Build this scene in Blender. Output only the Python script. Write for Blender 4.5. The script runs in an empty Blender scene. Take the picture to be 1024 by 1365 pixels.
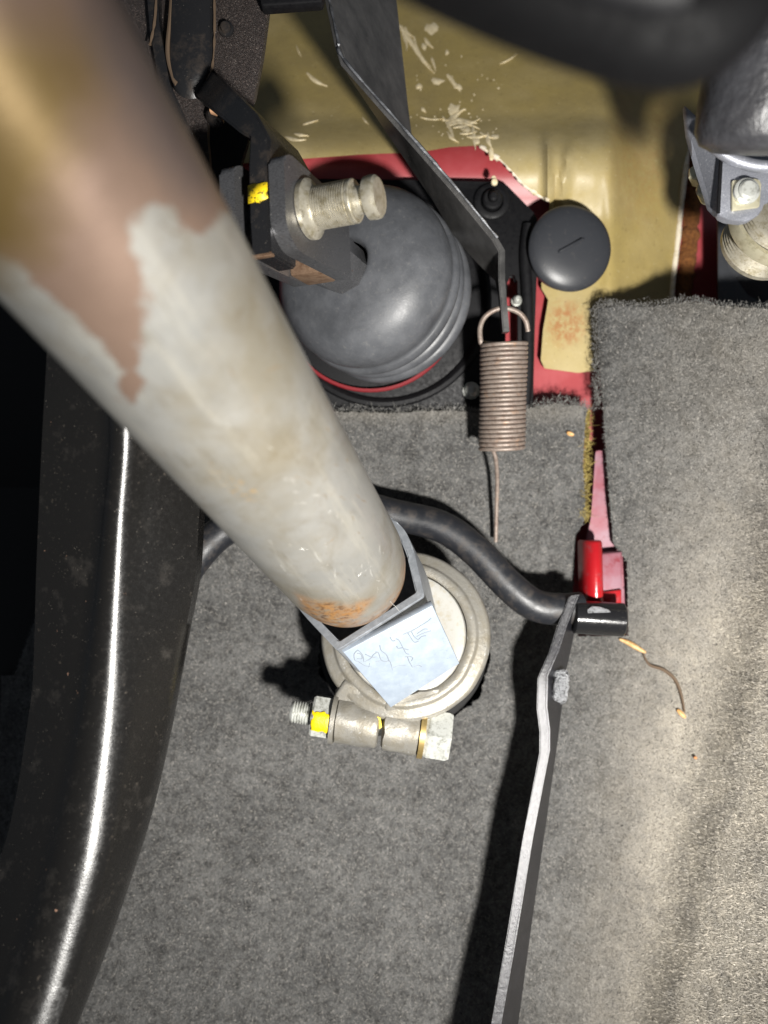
import bpy, bmesh, math, random
import numpy as np
from mathutils import Vector, Matrix, noise
random.seed(7); rng = np.random.default_rng(7)
S = bpy.context.scene; COL = S.collection

# ------------------------------------------------------------------ camera
W0, H0 = 1024.0, 1365.0
LENS = 26.0
FPX = LENS / 36.0 * H0
TILT = math.radians(42)
CAM = Vector((0, 0, 0.50))
RI = Vector((1, 0, 0))
FW = Vector((0, math.cos(TILT), -math.sin(TILT)))
UP = RI.cross(FW)
cd = bpy.data.cameras.new('camera'); cam = bpy.data.objects.new('camera', cd); COL.objects.link(cam)
cd.sensor_fit = 'VERTICAL'; cd.sensor_height = 36.0; cd.sensor_width = 27.0; cd.lens = LENS
cd.clip_start = 0.004; cd.clip_end = 20
cam.location = CAM
cam.rotation_euler = Matrix((RI, UP, -FW)).transposed().to_euler()
cd.dof.use_dof = True; cd.dof.focus_distance = 0.256; cd.dof.aperture_fstop = 8.0
S.camera = cam

def V(x, y, z): return RI * x + UP * y - FW * z          # camera-aligned direction (z towards viewer)
def P(px, py, d): return CAM + FW * d + RI * ((px - W0 / 2) / FPX * d) + UP * ((H0 / 2 - py) / FPX * d)

# ------------------------------------------------------------------ world and lamp
w = bpy.data.worlds.new('World'); S.world = w; w.use_nodes = True
w.node_tree.nodes['Background'].inputs[0].default_value = (0.75, 0.85, 1, 1)
w.node_tree.nodes['Background'].inputs[1].default_value = 0.085
ld = bpy.data.lights.new('inspection_lamp', 'SPOT'); lamp = bpy.data.objects.new('inspection_lamp', ld); COL.objects.link(lamp)
ld.energy = 14.0; ld.spot_size = math.radians(112); ld.spot_blend = 1.0; ld.shadow_soft_size = 0.014
ld.color = (1.0, 0.97, 0.92)
LP = CAM + V(0.095, -0.115, 0.035)
lamp.location = LP
_dir = (P(650, 760, 0.3) - LP).normalized()
lamp.rotation_euler = _dir.to_track_quat('-Z', 'Y').to_euler()
S.view_settings.view_transform = 'Standard'; S.view_settings.look = 'None'
S.view_settings.exposure = 0.15; S.view_settings.gamma = 1.0
try: S.view_settings.use_curve_mapping = False
except Exception: pass
S.cycles.max_bounces = 6; S.cycles.use_denoising = True

# ------------------------------------------------------------------ helpers
def lin(r, g, b):
    f = lambda c: (c / 255 / 12.92) if c / 255 <= .04045 else ((c / 255 + .055) / 1.055) ** 2.4
    return (f(r), f(g), f(b), 1)

class M:
    """small node-graph helper for procedural materials"""
    def __init__(s, name, base=(.5, .5, .5, 1), rough=.5, metal=0.0, spec=.5):
        s.m = bpy.data.materials.new(name); s.m.use_nodes = True
        s.nt = s.m.node_tree; s.b = s.nt.nodes['Principled BSDF']
        s.tc = s.nt.nodes.new('ShaderNodeTexCoord').outputs['Object']
        s.b.inputs['Base Color'].default_value = base
        s.b.inputs['Roughness'].default_value = rough; s.b.inputs['Metallic'].default_value = metal
        s.b.inputs['Specular IOR Level'].default_value = spec
        s.col = None; s.base = base; s.hgt = None; s.r0 = rough; s.rsock = None
    def scale(s, v):
        n = s.nt.nodes.new('ShaderNodeMapping'); n.inputs['Scale'].default_value = v
        s.nt.links.new(s.tc, n.inputs[0]); return n.outputs[0]
    def noise(s, sc, detail=4, rough=.6, stretch=None, dist=0.0, seed=0):
        n = s.nt.nodes.new('ShaderNodeTexNoise'); n.inputs['Scale'].default_value = sc * (2.4 if sc >= 80 else 1.4)
        n.inputs['Detail'].default_value = detail; n.inputs['Roughness'].default_value = rough; n.inputs['Distortion'].default_value = dist
        v = s.tc if stretch is None else s.scale(stretch)
        if seed:
            a = s.nt.nodes.new('ShaderNodeVectorMath'); a.operation = 'ADD'; a.inputs[1].default_value = (seed * 1.37, seed * .71, seed * 2.1)
            s.nt.links.new(v, a.inputs[0]); v = a.outputs[0]
        s.nt.links.new(v, n.inputs['Vector']); return n.outputs[0]
    def voro(s, sc, feature='F1', stretch=None):
        n = s.nt.nodes.new('ShaderNodeTexVoronoi'); n.inputs['Scale'].default_value = sc * 1.8; n.feature = feature
        s.nt.links.new(s.tc if stretch is None else s.scale(stretch), n.inputs['Vector']); return n.outputs[0]
    def attr(s, name):
        n = s.nt.nodes.new('ShaderNodeAttribute'); n.attribute_name = name; return n.outputs['Color']
    def ramp(s, sock, lo, hi, a=0.0, b=1.0):
        n = s.nt.nodes.new('ShaderNodeMapRange'); n.inputs[1].default_value = lo; n.inputs[2].default_value = hi
        n.inputs[3].default_value = a; n.inputs[4].default_value = b; n.clamp = True
        s.nt.links.new(sock, n.inputs[0]); return n.outputs[0]
    def math(s, op, a, b):
        n = s.nt.nodes.new('ShaderNodeMath'); n.operation = op
        for i, v in enumerate((a, b)):
            if isinstance(v, (int, float)): n.inputs[i].default_value = v
            else: s.nt.links.new(v, n.inputs[i])
        return n.outputs[0]
    def mix(s, fac, color, blend='MIX'):
        n = s.nt.nodes.new('ShaderNodeMix'); n.data_type = 'RGBA'; n.blend_type = blend
        if isinstance(fac, (int, float)): n.inputs[0].default_value = fac
        else: s.nt.links.new(fac, n.inputs[0])
        if s.col is None: n.inputs[6].default_value = s.base
        else: s.nt.links.new(s.col, n.inputs[6])
        if isinstance(color, tuple): n.inputs[7].default_value = color
        else: s.nt.links.new(color, n.inputs[7])
        s.col = n.outputs[2]; s.nt.links.new(s.col, s.b.inputs['Base Color']); return s
    def rough(s, sock, a=0, b=1, lo=0.0, hi=1.0):
        s.nt.links.new(s.ramp(sock, lo, hi, a, b), s.b.inputs['Roughness']); return s
    def metal(s, sock, lo, hi, a, b):
        s.nt.links.new(s.ramp(sock, lo, hi, a, b), s.b.inputs['Metallic']); return s
    def bump(s, sock, strength=.3, dist=.001):
        n = s.nt.nodes.new('ShaderNodeBump'); n.inputs['Strength'].default_value = strength; n.inputs['Distance'].default_value = dist
        s.nt.links.new(sock, n.inputs['Height'])
        if s.hgt is not None: s.nt.links.new(s.hgt, n.inputs['Normal'])
        s.hgt = n.outputs[0]; s.nt.links.new(s.hgt, s.b.inputs['Normal']); return s

def finish(name, bm, mat, parent=None, smooth=40, kind=None, attrs=None, keep=False, normals=True):
    """links a bmesh (world-space vertices) as ONE mesh object with its origin at its centre"""
    if normals: bmesh.ops.recalc_face_normals(bm, faces=bm.faces[:])
    c = Vector((0, 0, 0))
    if len(bm.verts):
        lo = Vector([min(v.co[i] for v in bm.verts) for i in range(3)]); hi = Vector([max(v.co[i] for v in bm.verts) for i in range(3)])
        c = (lo + hi) / 2
    if keep: c = Vector((0, 0, 0))
    for v in bm.verts: v.co -= c
    me = bpy.data.meshes.new(name); bm.to_mesh(me); bm.free()
    me.polygons.foreach_set('use_smooth', [True] * len(me.polygons))
    if smooth: me.set_sharp_from_angle(angle=math.radians(smooth))
    o = bpy.data.objects.new(name, me); COL.objects.link(o)
    if mat: me.materials.append(mat.m if isinstance(mat, M) else mat)
    put(o, c, parent)
    if kind: o['kind'] = kind
    return o

def put(o, wloc, parent):
    o.location = wloc
    if parent is not None:
        off = Vector((0, 0, 0)); q = parent
        while q is not None: off += q.location; q = q.parent
        o.parent = parent; o.location = Vector(wloc) - off

def thing(name, label, cat, loc, group=None):
    o = bpy.data.objects.new(name, None); COL.objects.link(o); o.location = loc; o.empty_display_size = .01
    o['label'] = label; o['category'] = cat
    if group: o['group'] = group
    return o
def tag(o, label, cat, group=None):
    o['label'] = label; o['category'] = cat
    if group: o['group'] = group
    return o

def frame_of(axis, hint=None):
    a = axis.normalized()
    h = hint if hint is not None else (UP if abs(a.dot(UP)) < .9 else RI)
    x = (h - a * h.dot(a)).normalized(); y = a.cross(x); return x, y, a

def add_lathe(bm, prof, org, axis, seg=48, hint=None, cap=True, wob=None):
    """prof: (axial, radius)"""
    x, y, a = frame_of(axis, hint); rings = []
    for (t, r) in prof:
        if r < 1e-6: rings.append([bm.verts.new(org + a * t)])
        else: rings.append([bm.verts.new(org + a * t + (x * math.cos(2 * math.pi * k / seg) + y * math.sin(2 * math.pi * k / seg)) * (r + (wob(t, k / seg) if wob else 0))) for k in range(seg)])
    for A, B in zip(rings, rings[1:]):
        for k in range(seg):
            k2 = (k + 1) % seg
            if len(A) == 1 and len(B) == 1: continue
            if len(A) == 1: bm.faces.new((A[0], B[k2], B[k]))
            elif len(B) == 1: bm.faces.new((A[k], A[k2], B[0]))
            else: bm.faces.new((A[k], A[k2], B[k2], B[k]))
    if cap:
        for R_ in (rings[0], rings[-1]):
            if len(R_) > 2: bm.faces.new(R_)
    return rings

def catmull(pts, n):
    out = []
    for i in range(len(pts) - 1):
        p0 = pts[max(i - 1, 0)]; p1 = pts[i]; p2 = pts[i + 1]; p3 = pts[min(i + 2, len(pts) - 1)]
        for k in range(n):
            t = k / n
            out.append(0.5 * ((2 * p1) + (p2 - p0) * t + (2 * p0 - 5 * p1 + 4 * p2 - p3) * t * t + (3 * p1 - p0 - 3 * p2 + p3) * t ** 3))
    out.append(pts[-1]); return out

def add_tube(bm, path, r, seg=16, cap=True):
    rings = []; x = None
    for i, p in enumerate(path):
        t = (path[min(i + 1, len(path) - 1)] - path[max(i - 1, 0)]).normalized()
        if x is None: x = frame_of(t)[0]
        x = (x - t * x.dot(t)).normalized(); y = t.cross(x)
        rr = r[i] if isinstance(r, (list, tuple)) else r
        rings.append([bm.verts.new(p + (x * math.cos(2 * math.pi * k / seg) + y * math.sin(2 * math.pi * k / seg)) * rr) for k in range(seg)])
    for A, B in zip(rings, rings[1:]):
        for k in range(seg): bm.faces.new((A[k], A[(k + 1) % seg], B[(k + 1) % seg], B[k]))
    if cap: bm.faces.new(rings[0][::-1]); bm.faces.new(rings[-1])
    return rings

def add_prism(bm, pts, ext, bevel=0.0, seg=2):
    """pts: polygon in 3D, ext: extrusion vector"""
    a = [bm.verts.new(p) for p in pts]; b = [bm.verts.new(p + ext) for p in pts]
    fs = [bm.faces.new(a), bm.faces.new(b[::-1])]
    n = len(pts)
    for k in range(n): fs.append(bm.faces.new((a[k], b[k], b[(k + 1) % n], a[(k + 1) % n])))
    if bevel:
        es = set()
        for f in fs[:2]: es.update(f.edges)
        bmesh.ops.bevel(bm, geom=list(es), offset=bevel, segments=seg, profile=.5, affect='EDGES', clamp_overlap=True)
    return fs

def rounded(poly, r, n=5):
    """round the corners of a 2D polygon; r scalar or list"""
    out = []; N = len(poly)
    for i, p in enumerate(poly):
        rr = r[i] if isinstance(r, (list, tuple)) else r
        p = Vector(p); a = Vector(poly[i - 1]) - p; b = Vector(poly[(i + 1) % N]) - p
        q = min(rr, a.length * .45, b.length * .45)
        if rr <= 0: out.append(tuple(p)); continue
        A = p + a.normalized() * q; B = p + b.normalized() * q
        for k in range(n + 1):
            t = k / n; c = A * (1 - t) ** 2 + p * 2 * t * (1 - t) + B * t * t
            out.append(tuple(c))
    return out

def sstep(a, b, x):
    t = max(0.0, min(1.0, (x - a) / (b - a))); return t * t * (3 - 2 * t)

def sheet(outline, dfun, step, thick, hole=None):
    """a sheet cut to an outline, gridded, laid on the depth field dfun; thick goes away from the viewer"""
    bm = bmesh.new(); bm.faces.new([bm.verts.new((x, y, 0)) for x, y in outline])
    xs = [p[0] for p in outline]; ys = [p[1] for p in outline]
    for k in range(math.ceil(min(xs) / step), math.floor(max(xs) / step) + 1):
        bmesh.ops.bisect_plane(bm, geom=bm.verts[:] + bm.edges[:] + bm.faces[:], plane_co=(k * step + .013, 0, 0), plane_no=(1, 0, 0))
    for k in range(math.ceil(min(ys) / step), math.floor(max(ys) / step) + 1):
        bmesh.ops.bisect_plane(bm, geom=bm.verts[:] + bm.edges[:] + bm.faces[:], plane_co=(0, k * step + .017, 0), plane_no=(0, 1, 0))
    if hole:
        bmesh.ops.delete(bm, geom=[f for f in bm.faces if hole(*f.calc_center_median()[:2])], context='FACES')
    if hole:
        bv = [v for v in bm.verts if any(e.is_boundary for e in v.link_edges) and 370 < v.co.x < 670 and 740 < v.co.y < 1010]
        for it in range(4):
            new = {}
            for v in bv:
                nb = [e.other_vert(v).co for e in v.link_edges if e.is_boundary]
                if len(nb) == 2: new[v] = v.co * .4 + (nb[0] + nb[1]) * .3
            for v, c in new.items(): v.co = c
        for v in bv: v.co += Vector((random.gauss(0, .8), random.gauss(0, .8), 0))
    bm.verts.ensure_lookup_table()
    px = [(v.co.x, v.co.y) for v in bm.verts]
    front = {}
    if thick:
        be = [e for e in bm.edges if e.is_boundary]
        ret = bmesh.ops.extrude_face_region(bm, geom=bm.faces[:], use_keep_orig=True)
        nv = [g for g in ret['geom'] if isinstance(g, bmesh.types.BMVert)]
        for v in nv: v.co = P(v.co.x, v.co.y, dfun(v.co.x, v.co.y) + thick)
        ns = set(nv)
        for v in bm.verts:
            if v not in ns: v.co = P(v.co.x, v.co.y, dfun(v.co.x, v.co.y))
    else:
        for v in bm.verts: v.co = P(v.co.x, v.co.y, dfun(v.co.x, v.co.y))
    return bm, px

def in_poly(x, y, poly):
    c = False; j = len(poly) - 1
    for i in range(len(poly)):
        xi, yi = poly[i]; xj, yj = poly[j]
        if (yi > y) != (yj > y) and x < (xj - xi) * (y - yi) / (yj - yi) + xi: c = not c
        j = i
    return c
def poly_dist(x, y, poly):
    """signed distance, positive inside"""
    d = 1e9
    for i in range(len(poly)):
        ax, ay = poly[i - 1]; bx, by = poly[i]
        vx, vy = bx - ax, by - ay; t = max(0, min(1, ((x - ax) * vx + (y - ay) * vy) / (vx * vx + vy * vy + 1e-9)))
        d = min(d, math.hypot(x - ax - vx * t, y - ay - vy * t))
    return d if in_poly(x, y, poly) else -d
def project(p):
    q = p - CAM; d = q.dot(FW)
    return W0 / 2 + q.dot(RI) / d * FPX, H0 / 2 - q.dot(UP) / d * FPX, d

# ------------------------------------------------------------------ materials
def mat_black_paint(name, base=(.012, .012, .013, 1), rough=.3, dust_lift=.5, grit=0.0, dustcol=(.16, .13, .10, 1)):
    m = M(name, base, rough)
    n = m.noise(260, 8, .75); big = m.noise(45, 4, .6, seed=3)
    f = m.math('MULTIPLY', m.ramp(n, .60, .74), m.ramp(big, .42, .68))
    m.mix(m.math('MULTIPLY', f, dust_lift), dustcol)
    sp = m.ramp(m.voro(700), .0, .16, 1, 0); f2 = m.math('MULTIPLY', sp, m.ramp(m.noise(120, 3, .6, seed=5), .55, .62))
    m.mix(m.math('MULTIPLY', f2, dust_lift), (.42, .37, .31, 1))
    m.rough(n, rough * .75, min(1, rough * 1.6), .3, .7)
    m.bump(m.noise(900, 3, .6), .12 + grit, .0004)
    return m
m_black = mat_black_paint('black_paint_dusty', rough=.24, dust_lift=.75)
_n = m_black.noise(70, 7, .72, seed=13); m_black.mix(m_black.math('MULTIPLY', m_black.ramp(_n, .52, .70), .55), (.075, .058, .045, 1))
m_pedal = mat_black_paint('black_pedal_paint', (.007, .0066, .0062, 1), .22, .7); m_pedal.b.inputs['Specular IOR Level'].default_value = .42
_n = m_pedal.noise(70, 7, .7, stretch=(1, 1, 1), seed=11); m_pedal.mix(m_pedal.math('MULTIPLY', m_pedal.ramp(_n, .56, .72), .45), (.042, .038, .034, 1))
_n = m_pedal.noise(130, 4, .55, seed=19); m_pedal.mix(m_pedal.ramp(_n, .735, .75), (.20, .12, .085, 1))
m_grit = M('black_grit_coating', (.034, .027, .025, 1), .36)
m_grit.mix(m_grit.ramp(m_grit.noise(600, 5, .7), .5, .72), (.13, .10, .088, 1)); m_grit.mix(m_grit.math('MULTIPLY', m_grit.ramp(m_grit.voro(900), .10, .20, 1, 0), m_grit.ramp(m_grit.noise(160, 3, .6, seed=6), .5, .6)), (.55, .47, .41, 1)).bump(m_grit.noise(850, 5, .75), .8, .0012).bump(m_grit.noise(2400, 2, .6), .5, .0006)  # pale specks paint the coating's sparkle into its colour
m_plate = mat_black_paint('black_plate', (.005, .005, .006, 1), .50, .12); m_plate.b.inputs['Specular IOR Level'].default_value = .25
m_rubber = M('black_rubber_boot', (.060, .063, .070, 1), .42)
_n = m_rubber.noise(75, 8, .72); m_rubber.mix(m_rubber.ramp(_n, .30, .78), (.100, .104, .113, 1))
m_rubber.mix(m_rubber.math('MULTIPLY', m_rubber.ramp(m_rubber.noise(230, 6, .75), .56, .74), .5), (.17, .165, .155, 1))
m_rubber.mix(m_rubber.math('MULTIPLY', m_rubber.ramp(m_rubber.noise(30, 5, .6, seed=5), .46, .62), .55), (.034, .036, .040, 1))
m_rubber.rough(_n, .34, .56, .3, .7).bump(m_rubber.noise(500, 4, .6), .10, .0005)
m_cap = M('black_plastic_cap', (.030, .032, .037, 1), .40)
m_cap.mix(m_cap.math('MULTIPLY', m_cap.ramp(m_cap.noise(190, 6, .7), .58, .74), .35), (.12, .11, .10, 1)).bump(m_cap.noise(800, 3, .6), .08, .0004)
m_hose = M('black_rod_paint', (.012, .013, .016, 1), .42)
m_hose.mix(m_hose.math('MULTIPLY', m_hose.ramp(m_hose.noise(95, 6, .7), .5, .72), .5), (.075, .06, .048, 1)).rough(m_hose.noise(95, 5, .7), .36, .62, .35, .7).bump(m_hose.noise(700, 4, .6), .15, .0005)
m_steel = M('dark_machined_steel', (.16, .165, .175, 1), .30, .85)
_n = m_steel.noise(60, 8, .7, stretch=(1, 9, 1)); m_steel.mix(m_steel.ramp(_n, .35, .68), (.34, .35, .37, 1)); m_steel.rough(_n, .22, .42, .3, .7).bump(m_steel.noise(220, 5, .6, stretch=(1, 8, 1)), .12, .0004)
m_clevis = M('blackened_steel', (.13, .13, .135, 1), .28, .75)
_n = m_clevis.noise(300, 6, .65, stretch=(1, 4, 4)); m_clevis.mix(m_clevis.ramp(_n, .40, .75), (.24, .24, .25, 1)); m_clevis.mix(m_clevis.ramp(m_clevis.noise(110, 6, .7, seed=4), .66, .74), (.16, .09, .055, 1)); m_clevis.mix(m_clevis.ramp(m_clevis.noise(420, 3, .6, seed=9), .68, .72), (.45, .43, .40, 1))
m_clevis.rough(_n, .24, .38, .3, .7).bump(m_clevis.noise(700, 3, .6), .05, .0003)
m_copper = M('rusty_inner_steel', (.22, .145, .095, 1), .5, .5)
m_copper.mix(m_copper.ramp(m_copper.noise(130, 6, .7), .42, .65), (.13, .075, .045, 1)).bump(m_copper.noise(500, 4, .6), .2, .0005)
m_pin = M('zinc_plated_pin', (.46, .43, .35, 1), .36, .6)
m_pin.mix(m_pin.ramp(m_pin.noise(140, 7, .7), .45, .68), (.27, .235, .15, 1)); m_pin.mix(m_pin.ramp(m_pin.noise(330, 6, .7, seed=2), .58, .70), (.10, .075, .045, 1)); m_pin.bump(m_pin.noise(900, 3, .6), .2, .0003)
m_spring = M('rusty_spring_wire', (.25, .205, .175, 1), .45, .3)
m_spring.mix(m_spring.ramp(m_spring.noise(240, 6, .7), .45, .68), (.15, .105, .085, 1)); m_spring.mix(m_spring.ramp(m_spring.noise(120, 4, .6, seed=3), .60, .72), (.30, .20, .14, 1)); m_spring.bump(m_spring.noise(900, 4, .7), .35, .0004)
m_red = M('red_body_paint', lin(150, 58, 62), .42)
m_red.mix(m_red.math('MULTIPLY', m_red.ramp(m_red.noise(40, 5, .6), .45, .7), .5), lin(168, 84, 88)).bump(m_red.noise(600, 3, .5), .06, .0004)
m_redgloss = M('glossy_red_paint', lin(150, 20, 27), .30)
m_redgloss.mix(m_redgloss.math('MULTIPLY', m_redgloss.ramp(m_redgloss.noise(90, 6, .7), .52, .66), .6), lin(120, 60, 64))
m_redgloss.bump(m_redgloss.noise(300, 3, .6), .12, .0006)
m_pink = M('faded_pink_paint', lin(132, 74, 84), .5)
m_pink.mix(m_pink.ramp(m_pink.noise(50, 5, .6), .40, .62), lin(138, 104, 114)); m_pink.mix(m_pink.ramp(m_pink.noise(45, 5, .7, seed=5), .58, .7), lin(118, 40, 48))
m_khaki = M('khaki_bitumen_sheet', lin(158, 140, 86), .36)
_n = m_khaki.noise(26, 7, .65); m_khaki.mix(m_khaki.ramp(_n, .38, .66), lin(143, 127, 82))
m_khaki.mix(m_khaki.math('MULTIPLY', m_khaki.ramp(m_khaki.noise(14, 4, .55, seed=3), .48, .66), .6), lin(174, 157, 112))
m_khaki.mix(m_khaki.math('MULTIPLY', m_khaki.ramp(m_khaki.noise(150, 7, .75, seed=2), .60, .73), .55), lin(84, 68, 38))
m_khaki.mix(m_khaki.math('MULTIPLY', m_khaki.ramp(m_khaki.noise(420, 3, .6, seed=8), .67, .70), .75), lin(60, 48, 30))
m_khaki.mix(m_khaki.math('MULTIPLY', m_khaki.ramp(m_khaki.noise(380, 3, .6, seed=12), .69, .71), .6), lin(226, 214, 180))
m_khaki.mix(m_khaki.math('MULTIPLY', m_khaki.attr('sheen'), m_khaki.ramp(m_khaki.noise(38, 6, .7, seed=15), .35, .65, .25, .8)), lin(186, 174, 140))  # painted sheen, broken up with noise
m_khaki.mix(m_khaki.math('MULTIPLY', m_khaki.attr('rust'), m_khaki.ramp(m_khaki.noise(160, 6, .7, seed=6), .40, .58)), lin(146, 84, 40))
m_khaki.rough(_n, .40, .58, .3, .7).bump(m_khaki.noise(70, 5, .6), .16, .0015).bump(m_khaki.noise(700, 3, .6), .10, .0004)
m_flake = M('pale_torn_fibre', lin(224, 210, 176), .7); m_flake.mix(m_flake.ramp(m_flake.noise(300, 4, .6), .4, .7), lin(196, 176, 132))
m_seal = M('white_sealant', lin(222, 212, 192), .6); m_seal.mix(m_seal.ramp(m_seal.noise(200, 5, .7), .5, .7), lin(190, 170, 128)).bump(m_seal.noise(300, 4, .6), .4, .001)
m_foam = M('orange_foam', lin(168, 108, 52), .75); m_foam.mix(m_foam.ramp(m_foam.noise(260, 6, .75), .42, .62), lin(112, 66, 26)).bump(m_foam.noise(420, 5, .75), 1.0, .003)
m_dark = M('unlit_black_panel', (.006, .006, .006, 1), .8); m_dark.bump(m_dark.noise(300, 3, .6), .2, .001)
m_cast = M('cast_zinc_clamp', (.24, .23, .205, 1), .40, .35)
_n = m_cast.noise(70, 8, .75); m_cast.mix(m_cast.ramp(_n, .42, .66), (.175, .155, .115, 1)); m_cast.mix(m_cast.ramp(m_cast.noise(260, 6, .7, seed=4), .60, .72), (.15, .13, .095, 1)); m_cast.mix(m_cast.ramp(m_cast.noise(190, 5, .6, seed=7), .62, .72), (.36, .36, .35, 1))
m_cast.rough(_n, .30, .55, .3, .7).bump(m_cast.noise(300, 6, .7), .3, .0008)
m_bolt = M('zinc_bolt', (.48, .49, .46, 1), .34, .35); m_bolt.mix(m_bolt.ramp(m_bolt.noise(190, 6, .7), .48, .68), (.21, .21, .18, 1)).bump(m_bolt.noise(500, 4, .6), .2, .0005)
m_gold = M('yellow_zinc', (.55, .40, .16, 1), .34, .8); m_gold.mix(m_gold.ramp(m_gold.noise(220, 5, .7), .5, .7), (.34, .25, .12, 1))
m_zinc = M('pale_yellow_zinc', (.62, .58, .42, 1), .36, .6); m_zinc.mix(m_zinc.ramp(m_zinc.noise(130, 6, .7), .5, .7), (.42, .38, .24, 1))
m_yellow = M('yellow_paint_dab', lin(214, 184, 8), .45); m_yellow.bump(m_yellow.noise(500, 4, .6), .4, .0006)
m_yellowworn = M('worn_yellow_paint', lin(222, 192, 20), .5); m_yellowworn.mix(m_yellowworn.ramp(m_yellowworn.noise(420, 5, .7), .52, .60), (.02, .018, .012, 1))
m_nylon = M('white_nylon', lin(158, 157, 152), .4); m_nylon.mix(m_nylon.ramp(m_nylon.noise(120, 6, .7), .5, .7), lin(146, 138, 120))
m_sleeve = M('grey_phosphate_steel', (.21, .225, .245, 1), .45, .45)
m_sleeve.mix(m_sleeve.ramp(m_sleeve.noise(150, 7, .7), .45, .7), (.30, .32, .345, 1)).bump(m_sleeve.noise(500, 4, .6), .15, .0005)
m_face = M('pale_blue_steel_face', lin(134, 144, 156), .42, .1)
m_face.mix(m_face.ramp(m_face.noise(80, 6, .65), .42, .66), lin(146, 156, 167)); m_face.mix(m_face.math('MULTIPLY', m_face.ramp(m_face.noise(300, 6, .7, seed=3), .60, .7), .5), lin(112, 122, 134)); m_face.bump(m_face.noise(300, 4, .6), .1, .0004)
m_chip = M('brown_chip', (.22, .15, .11, 1), .7)
m_hous = mat_black_paint('satin_black_plastic', (.0016, .0016, .002, 1), .6, .05); m_hous.b.inputs['Specular IOR Level'].default_value = .15
m_ink = M('grey_pen_ink', (.17, .19, .215, 1), .6)
m_silver = M('silver_bracket_paint', (.33, .34, .38, 1), .42, .5)
m_silver.mix(m_silver.ramp(m_silver.voro(1500), .1, .6), (.24, .25, .285, 1)); m_silver.mix(m_silver.ramp(m_silver.noise(500, 4, .7), .58, .70), (.5, .51, .55, 1)); m_silver.bump(m_silver.noise(1100, 3, .6), .3, .0004)
m_grey = M('grey_plastic_housing', (.024, .024, .027, 1), .40); m_grey.mix(m_grey.ramp(m_grey.noise(60, 7, .7), .40, .72), (.055, .056, .062, 1)); m_grey.bump(m_grey.noise(150, 4, .6), .35, .0015)
m_straw = M('dry_straw', lin(186, 140, 84), .6); m_straw.mix(m_straw.ramp(m_straw.noise(300, 5, .7), .45, .65), lin(214, 180, 130))
m_debris = M('dark_dried_root', lin(88, 72, 56), .8)
m_peach = M('peach_foam_chip', lin(205, 158, 120), .8)
m_weld = M('bright_weld_bead', (.42, .43, .45, 1), .38, .6); m_weld.mix(m_weld.ramp(m_weld.noise(380, 6, .75), .5, .62), (.06, .06, .06, 1)).bump(m_weld.noise(420, 5, .7), .8, .002)
m_arm = M('worn_black_lever', (.013, .013, .016, 1), .36, .2)
_n = m_arm.noise(85, 8, .75); m_arm.mix(m_arm.ramp(_n, .50, .72), (.028, .028, .033, 1)); m_arm.mix(m_arm.math('MULTIPLY', m_arm.ramp(m_arm.noise(260, 6, .75, seed=4), .58, .72), .6), (.10, .092, .088, 1)); m_arm.bump(m_arm.noise(340, 5, .7), .25, .0006)
m_strip = M('steel_grey_strip', (.10, .098, .097, 1), .28, .75)
_n = m_strip.noise(50, 8, .7, stretch=(1, 1, .25)); m_strip.mix(m_strip.ramp(_n, .38, .66), (.20, .195, .19, 1)); m_strip.mix(m_strip.math('MULTIPLY', m_strip.ramp(m_strip.noise(380, 6, .75, seed=4), .60, .74), .5), (.30, .28, .25, 1)); m_strip.rough(_n, .25, .45, .3, .7).bump(m_strip.noise(300, 5, .7), .15, .0005)

# steering tube: paint zones come from masks stored on the mesh, broken up with noise
m_tube = M('grey_primer_tube', lin(134, 134, 131), .36, .5)
_n = m_tube.noise(34, 7, .65); m_tube.mix(m_tube.ramp(_n, .30, .70), lin(147, 145, 139))
m_tube.mix(m_tube.math('MULTIPLY', m_tube.ramp(m_tube.noise(26, 6, .68, seed=3, dist=1.2), .54, .72), .45), lin(104, 94, 74))
m_tube.mix(m_tube.math('MULTIPLY', m_tube.ramp(m_tube.noise(170, 7, .75, seed=4), .58, .72), .45), lin(98, 84, 62))
_w = m_tube.noise(60, 4, .55, dist=2.0, seed=9); _l = m_tube.ramp(m_tube.math('ABSOLUTE', m_tube.math('SUBTRACT', _w, .5), 0), 0, .010, 1, 0)
m_tube.mix(m_tube.math('MULTIPLY', m_tube.math('MULTIPLY', _l, m_tube.ramp(m_tube.noise(30, 3, .5, seed=21), .5, .6)), .6), lin(104, 84, 54))
m_tube.mix(m_tube.math('MULTIPLY', m_tube.ramp(m_tube.noise(16, 5, .6, seed=41), .50, .66), .55), lin(118, 108, 84))
m_tube.mix(m_tube.math('MULTIPLY', m_tube.ramp(m_tube.noise(95, 7, .72, stretch=(1, 1, .10), seed=51), .54, .70), .45), lin(172, 168, 156))
m_tube.mix(m_tube.math('MULTIPLY', m_tube.ramp(m_tube.noise(130, 7, .74, stretch=(1, 1, .14), seed=57), .58, .72), .5), lin(96, 88, 70))
m_tube.mix(m_tube.math('MULTIPLY', m_tube.ramp(m_tube.noise(500, 4, .7, seed=61), .66, .70), .6), lin(84, 72, 52))
_j = m_tube.noise(95, 5, .65, seed=6)
_pm = m_tube.ramp(m_tube.math('ADD', m_tube.attr('pink'), m_tube.math('MULTIPLY', m_tube.math('SUBTRACT', _j, .5), 1.5)), .40, .60)
m_tube.mix(_pm, lin(122, 102, 89))
_om = m_tube.ramp(m_tube.math('ADD', m_tube.attr('olive'), m_tube.math('MULTIPLY', m_tube.math('SUBTRACT', m_tube.noise(40, 4, .6, seed=2), .5), .7)), .18, .68)
m_tube.mix(_om, lin(102, 84, 50))
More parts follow.
